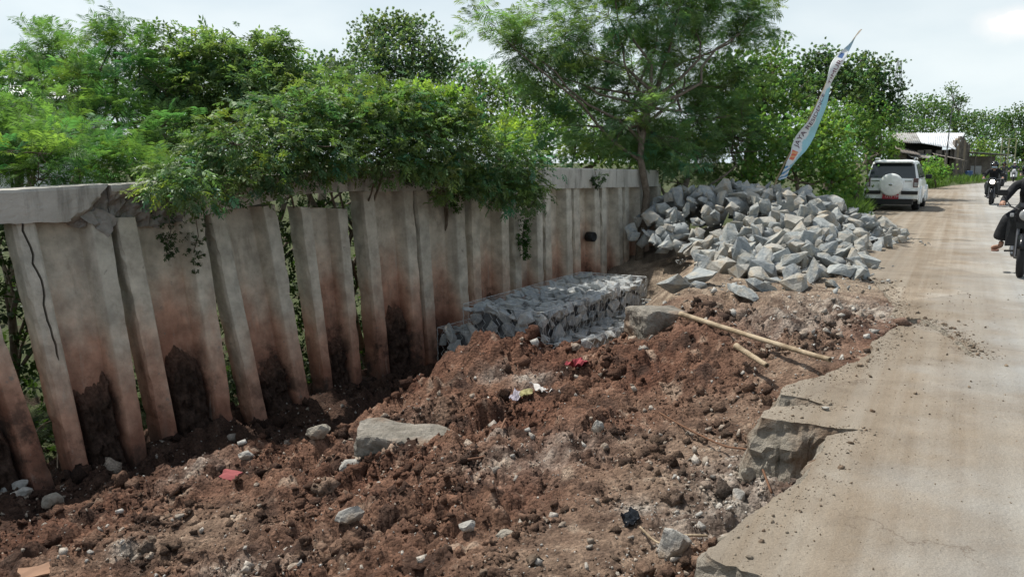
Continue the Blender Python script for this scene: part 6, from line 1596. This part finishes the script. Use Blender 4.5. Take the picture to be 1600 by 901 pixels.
# rider with a white helmet behind the near machine
p = at_z(1604, 306, 0); loc = (p.x, p.y, 0); hd = Vector((-.57, -.82)).normalized()
motorcycle('dark motorcycle half hidden behind the nearest one at the right edge', loc, hd, P_grey, False, 'motorcycles on the road')
person('person with a white helmet riding behind the nearest motorcycle', loc, hd, seated(), [K_camo, K_black, M_skin, K_shoe], None, helmet=H_white, group='riders on the road')
# riders on the road behind the masked rider
p = at_z(1566, 291, 0); loc = (p.x, p.y, 0); hd = Vector((-.57, -.82)).normalized()
motorcycle('dark motorcycle hidden behind the masked rider', loc, hd, P_black, False, 'motorcycles on the road')
person('person in brown patterned clothes riding behind the masked rider', loc, hd, seated(), [K_camo, K_denim, M_skin, K_shoe], None, helmet=H_black, group='riders on the road')
# the nearest machine, cut by the right edge
loc = (7.53, 11.60, 0); hd = Vector((-.58, -.81)).normalized()
motorcycle('nearest motorcycle, cut off by the right edge of the picture', loc, hd, P_black, False, 'motorcycles on the road')
rl = [(.13, -.20, .84), (.24, .22, .80), (.285, .12, .54), (.29, .11, .46), (.30, .10, .375), (.42, .17, .345)]
per = person('person in flared black trousers and sandals on the nearest motorcycle, bare hand on the grip', loc, hd, seated(rleg=rl, cuff=.125, sleeve_skin=False), [K_black, K_black, M_skin, M_skin], None, helmet=H_black, group='riders on the road')
MB().loft([[Vector((.36 + dx * w, .135 + dy, .308 + dz)) for dx, dz in ((-.045, 0), (.045, 0), (.045, .016), (-.045, .016))] for dy, w in ((-.11, .7), (-.05, 1), (.06, 1.1), (.12, .7))]).build('sandal', K_sandal, per)

# ---------------------------------------------------------------- leaning banner
Yb = 18.2
pole_px = [(1208, 300), (1213, 282), (1226, 255), (1243, 224), (1262, 190), (1280, 155), (1292, 128), (1305, 102), (1318, 82), (1330, 66), (1343, 48)]
pole_w = [at_y(x, y, Yb) for x, y in pole_px]; base = Vector((pole_w[0].x - .25, Yb, 0.02)); pole_w = [base] + pole_w
ban = empty('banner', base); tag(ban, 'tall narrow white and turquoise banner on a leaning bamboo pole behind the stones', 'banner')
MB().tube([q - base for q in pole_w], [.024 - .0016 * i for i in range(len(pole_w))], 8).build('pole', mat_plain('banner_pole', (0.38, 0.29, 0.17), .7), ban, True)
kY = px_size(Yb)
ys = np.array([q[1] for q in pole_px][::-1], float); xs = np.array([q[0] for q in pole_px][::-1], float)
prof_y = [47, 60, 72, 80, 88, 98, 108, 118, 128, 140, 155, 172, 190, 205, 216, 228, 240, 252, 262, 272, 280]
left_o = [0, -1, -2, -4, -6, -8, -8, -6, -3, -1, -1, -1, -2, -5, -6, -4, 0, 0, 1, 1, 0]      # cloth edge left of the pole, px across
right_o = [0, 1, 3, 4, 5, 6, 6, 6, 6, 9, 12, 15, 18, 20, 19, 17, 13, 11, 10, 12, 3]
def ban_pt(v, u):
    """v picture height, u 0..1 across"""
    lo, ro = np.interp(v, prof_y, left_o), np.interp(v, prof_y, right_o); x = np.interp(v, ys, xs)
    o = lo + (ro - lo) * u; nx, ny = .885, .465        # across the pole in the picture
    q = at_y(x + o * nx, v + o * ny, Yb); dep = .03 * math.sin(v * .09 + u * 2.6) + .04 * (u - .5) * math.sin(v * .045) - .03
    q.y += dep * 1.3 - .035; return q
nv, nu = 230, 14; V, T = [], []
TEAL, WHT = np.array((0.34, 0.60, 0.66)), np.array((0.72, 0.75, 0.76))
for i in range(nv + 1):
    v = 47 + (280 - 47) * i / nv
    for j in range(nu + 1):
        u = j / nu; V.append(tuple(ban_pt(v, u) - base))
        edge = np.interp(v, [47, 75, 80, 130, 138, 150, 200, 225, 233, 250, 256, 280], [.0, .0, 1.2, 1.2, .55, .35, .55, .62, .75, .8, .6, .5]) + .05 * math.sin(v * .31)
        c = WHT if u < edge else TEAL
        if v < 78: c = np.array((0.42, 0.58, 0.68)) if v > 62 else np.array((0.30, 0.26, 0.22))
        if 84 < v < 92 and .15 < u < .7: c = np.array((0.07, 0.14, 0.32))
        if 234 < v < 248 and .1 < u < .62: c = np.array((0.72, 0.17, 0.11)) if math.sin(v * 1.1 + u * 5) > -.3 else np.array((0.75, 0.42, 0.20))
        if 257 < v < 279: c = np.array((0.10, 0.28, 0.48)) if math.sin(v * .7 + u * 9) > .15 else WHT
        T.append(c)
Fq = [(i * (nu + 1) + j, i * (nu + 1) + j + 1, (i + 1) * (nu + 1) + j + 1, (i + 1) * (nu + 1) + j) for i in range(nv) for j in range(nu)]
M_ban = mat_tint('printed_banner_cloth', .75, 0, 1, 6.0, .06)
cl = np_obj('cloth', np.array(V), np.array(Fq), M_ban, ban, True, np.array(T)); so = cl.modifiers.new('thickness', 'SOLIDIFY'); so.thickness = .004; so.offset = 1
def banner_text(body, v0, v1, u0, uh, colr, mname):
    me = text_mesh(body, 1.0); co = np.array([v.co[:] for v in me.vertices]); x0, x1 = co[:, 0].min(), co[:, 0].max(); y0, y1 = co[:, 1].min(), co[:, 1].max()
    for i, v in enumerate(me.vertices):
        a = (co[i, 0] - x0) / (x1 - x0); b = (co[i, 1] - y0) / (y1 - y0)
        q = ban_pt(v0 + (v1 - v0) * a, u0 + uh * (1 - b)) - base; q.y -= .016; v.co = q
    me.materials.append(mat_plain(mname, colr, .7)); link(bpy.data.objects.new('lettering', me), cl)
banner_text('JAYA RESIDENCE', 229, 146, .12, .40, (0.10, 0.04, 0.07), 'maroon_print')
banner_text('TIMUR', 131, 94, .38, .42, (0.20, 0.09, 0.12), 'faded_print')

# ---------------------------------------------------------------- wooden shed with metal roof
M_tin = mat_noise('bright_metal_sheet', (0.62, 0.64, 0.65), (0.74, 0.76, 0.77), 2.0, .45, metal=.2); M_tin_old = mat_noise('weathered_sheet', (0.20, 0.20, 0.19), (0.38, 0.38, 0.36), 1.5, .8, c3=(.16, .13, .10), s3=1.0)
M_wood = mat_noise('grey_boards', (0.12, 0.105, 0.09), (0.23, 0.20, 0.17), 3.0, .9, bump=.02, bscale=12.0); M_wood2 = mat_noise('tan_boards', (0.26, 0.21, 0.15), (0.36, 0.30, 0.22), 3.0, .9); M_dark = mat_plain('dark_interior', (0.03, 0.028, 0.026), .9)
Ys = 72.0; ks = px_size(Ys)
o0 = at_y(1395, 282, Ys); shed = empty('shed', (o0.x, o0.y, -.05)); tag(shed, 'ramshackle wooden shed with a shiny metal roof beside the road', 'shed')
def S_(px, py, dy=0.0): 
    q = at_y(px, py, Ys + dy); return Vector((q.x - o0.x, q.y - o0.y, q.z + .05))
def corr(a, b, c, d, n, amp, mat, name, par):
    """corrugated sheet between ridge a-b and eave d-c"""
    V, Fq = [], []
    for i in range(n * 4 + 1):
        t = i / (n * 4); off = amp * math.sin(t * n * 2 * math.pi)
        for s_ in np.linspace(0, 1, 4): V.append(tuple(a.lerp(b, t).lerp(d.lerp(c, t), float(s_)) + Vector((0, 0, off))))
    for i in range(n * 4):
        for j in range(3): Fq.append((i * 4 + j, i * 4 + 4 + j, i * 4 + 5 + j, i * 4 + 1 + j))
    o = np_obj(name, np.array(V), np.array(Fq), mat, par, True); m = o.modifiers.new('t', 'SOLIDIFY'); m.thickness = .02; return o
rdg = [S_(x, 208, 2.2) for x in (1390, 1412, 1432, 1452, 1470, 1490, 1508)]; eav = [S_(x, y, -1.0) for x, y in ((1402, 222), (1420, 224), (1440, 224), (1452, 226), (1468, 229), (1482, 231), (1493, 234))]
for i in range(6): corr(rdg[i], rdg[i + 1], eav[i + 1], eav[i], 6, .03, M_tin_old if i < 2 else M_tin, 'roof_sheet', shed)
bk = [S_(x, 228, 5.2) for x in (1395, 1505)]; corr(rdg[0], rdg[-1], bk[1], bk[0], 20, .03, M_tin_old, 'roof_sheet', shed)
for i in range(9):                                                     # front boards, gaps left dark
    x0 = 1405 + i * 9.6; q0, q1 = S_(x0, 236, -.4), S_(x0 + 8.4, 284, -.4)
    if i in (1, 2, 5): continue
    MB().box(((q0.x + q1.x) / 2, q0.y, 1.35 + .04 * (i % 3)), (q1.x - q0.x, .05, 2.7), bev=.01).build('board', M_wood, shed)
for i in range(7):                                                     # gable end boards at the right
    a = S_(1491 + i * 3.4, 240, -.4 + i * .75); top = 3.15 + .85 * (1 - abs(i - 2.2) / 4.5)
    MB().box((a.x, a.y, top / 2), (.20, .70, top), Matrix.Rotation(R(-12), 3, 'Z'), .01).build('board', M_wood2 if i in (1, 4) else M_wood, shed)
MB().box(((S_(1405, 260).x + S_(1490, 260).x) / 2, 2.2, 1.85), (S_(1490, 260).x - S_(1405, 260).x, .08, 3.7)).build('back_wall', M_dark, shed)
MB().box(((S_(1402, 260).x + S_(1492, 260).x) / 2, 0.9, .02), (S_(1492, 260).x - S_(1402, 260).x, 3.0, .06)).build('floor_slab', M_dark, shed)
for a, b, c, d, m in [((1415, 239, -.5), (1448, 241, -.5), (1478, 249, -2.6), (1424, 246, -2.6), M_tin_old), ((1455, 238, -.6), (1492, 246, -.6), (1512, 252, -2.2), (1460, 242, -2.2), M_wood), ((1398, 228, -.6), (1430, 236, -.6), (1440, 243, -2.4), (1402, 238, -2.4), M_wood)]:
    corr(S_(*a), S_(*b), S_(*c), S_(*d), 8, .02, m, 'awning', shed)
for x, dy, h in ((1425, -2.5, 2.05), (1448, -2.5, 2.0), (1476, -2.5, 1.9), (1503, -2.1, 1.75), (1460, -2.1, 2.1)):
    q = S_(x, 280, dy); MB().tube([(q.x, q.y, -.02), (q.x + .03, q.y, h)], .05, 6).build('post', M_wood, shed)
q = S_(1514, 270, -1.6); brl = MB().lathe([(.28, 0), (.30, .04), (.30, .42), (.315, .45), (.30, .48), (.30, .86), (.28, .9)], 20).build('barrel', mat_plain('blue_drum', (0.05, 0.10, 0.22), .5), None, True)
brl.location = (q.x + o0.x, q.y + o0.y, -.05); tag(brl, 'blue plastic drum standing by the shed corner', 'barrel')
# low lean-to right of the shed
Yl = 76.0; l0 = at_y(1535, 281, Yl); lt = empty('lean_to', (l0.x, l0.y, -.05)); tag(lt, 'small dark lean-to with a flat roof right of the shed', 'shelter')
MB().box((0, 0, 2.45), (3.4, 2.4, .07), Matrix.Rotation(R(4), 3, 'Y')).build('roof', M_tin_old, lt)
for s_ in (-1.4, 0, 1.4): MB().tube([(s_, -1.0, 0), (s_, -1.0, 2.4)], .05, 6).build('post', M_wood, lt)
MB().box((0, .8, 1.1), (3.0, .06, 2.2)).build('back_wall', M_wood, lt)
MB().box((-1.0, -.5, .65), (1.0, .05, 1.3), bev=.01).build('side_panel', mat_plain('pale_panel', (0.36, 0.36, 0.35), .8), lt)
# thin mast in front of the shed
b0 = at_z(1475, 287, 0); pm = empty('mast', (b0.x, b0.y, -.05)); tag(pm, 'thin tall mast standing in front of the shed', 'pole')
t1 = at_y(1490, 150, b0.y) - b0; j = at_y(1479, 238, b0.y) - b0
MB().tube([(0, 0, 0), j], [.09, .08], 8).build('lower_post', M_wood, pm); MB().tube([j - Vector((0, 0, .3)), j.lerp(t1, .5), t1], [.045, .035, .02], 6).build('upper_rod', M_steel, pm)
# empty sign frame
b0 = at_y(1571, 285, 78); fr = empty('sign_frame', (b0.x, b0.y, -.05)); tag(fr, 'empty rusty signboard frame on posts near the right edge', 'sign frame'); M_fr = mat_plain('yellowed_steel', (0.30, 0.30, 0.17), .7)
z0, z1 = (at_y(1571, 256, 78).z, at_y(1571, 216, 78).z); w = 11 * px_size(78)
for x in (-w, 0, w): MB().tube([(x, 0, 0), (x, 0, z1)], .05, 6).build('post', M_fr, fr)
for zz in (z0, (z0 * 2 + z1) / 3, (z0 + 2 * z1) / 3, z1): MB().tube([(-w, 0, zz), (w, 0, zz)], .035, 6).build('rail', M_fr, fr)
# distant lattice tower
b0 = at_y(1394, 250, 300); lt = empty('lattice_tower', (b0.x, b0.y, -.06)); tag(lt, 'faint lattice mast far behind the dark tiered tree', 'tower'); M_tw = mat_plain('galvanised_tower', (0.42, 0.44, 0.46), .6)
H = at_y(1396, 94, 300).z
def leg(s1, s2, z): k = 1.9 * (1 - .72 * z / H); return Vector((s1 * k, s2 * k, z))
for s1 in (-1, 1):
    for s2 in (-1, 1): MB().tube([leg(s1, s2, 0), leg(s1, s2, H)], .14, 5).build('leg', M_tw, lt)
br = MB(); zs = np.linspace(0, H, 17)
for i in range(16):
    for a, b in (((-1, -1), (1, -1)), ((1, -1), (1, 1)), ((-1, 1), (1, 1)), ((-1, -1), (-1, 1))):
        br.tube([leg(*a, zs[i]), leg(*b, zs[i + 1])], .07, 4); br.tube([leg(*b, zs[i]), leg(*a, zs[i + 1])], .07, 4)
br.build('bracing', M_tw, lt)
# house half hidden at the far left
b0 = at_y(25, 240, 46); hs = empty('house', (b0.x, b0.y, -.06)); tag(hs, 'white walled house with a pale roof half hidden by trees at the left edge', 'house')
zt = at_y(25, 152, 46).z; zr = at_y(25, 128, 46).z
M_wall = mat_noise('white_render', (0.55, 0.55, 0.53), (0.68, 0.68, 0.66), 2.0, .9)
MB().box((0, 1.5, zt / 2), (6.0, 4.0, zt)).build('wall', M_wall, hs)
MB().loft([[Vector((x, y, z)) for y, z in ((-1.0, zt - .1), (1.5, zr), (4.0, zt - .1), (4.0, zt - .22), (1.5, zr - .12), (-1.0, zt - .22))] for x in (-3.4, 3.4)]).build('roof', M_tin, hs)
for x in (-1.8, 0.2, 2.0):
    wn_ = MB().box((x, -.52, zt - 1.2), (.9, .06, 1.0), bev=.01).build('window', M_wood, hs); MB().box((x, -.56, zt - 1.2), (.74, .02, .84)).build('pane', M_glass, wn_)

# drain mouth in the far end of the wall
q = wall_hit(927, 370, .16); dp = empty('drain_pipe', q); tag(dp, 'black drain pipe mouth sticking out of the far end of the wall', 'pipe')
MW = Matrix((WD, Vector((0, 0, 1)), WN)).transposed().to_4x4()
MB().lathe([(.07, -.14), (.095, -.14), (.095, .02), (.085, .03), (.07, .02)], 20, MW).build('pipe_wall', M_black, dp, True)
MB().lathe([(.02, -.03), (.068, -.03)], 16, MW).build('pipe_bore', M_dark, dp)
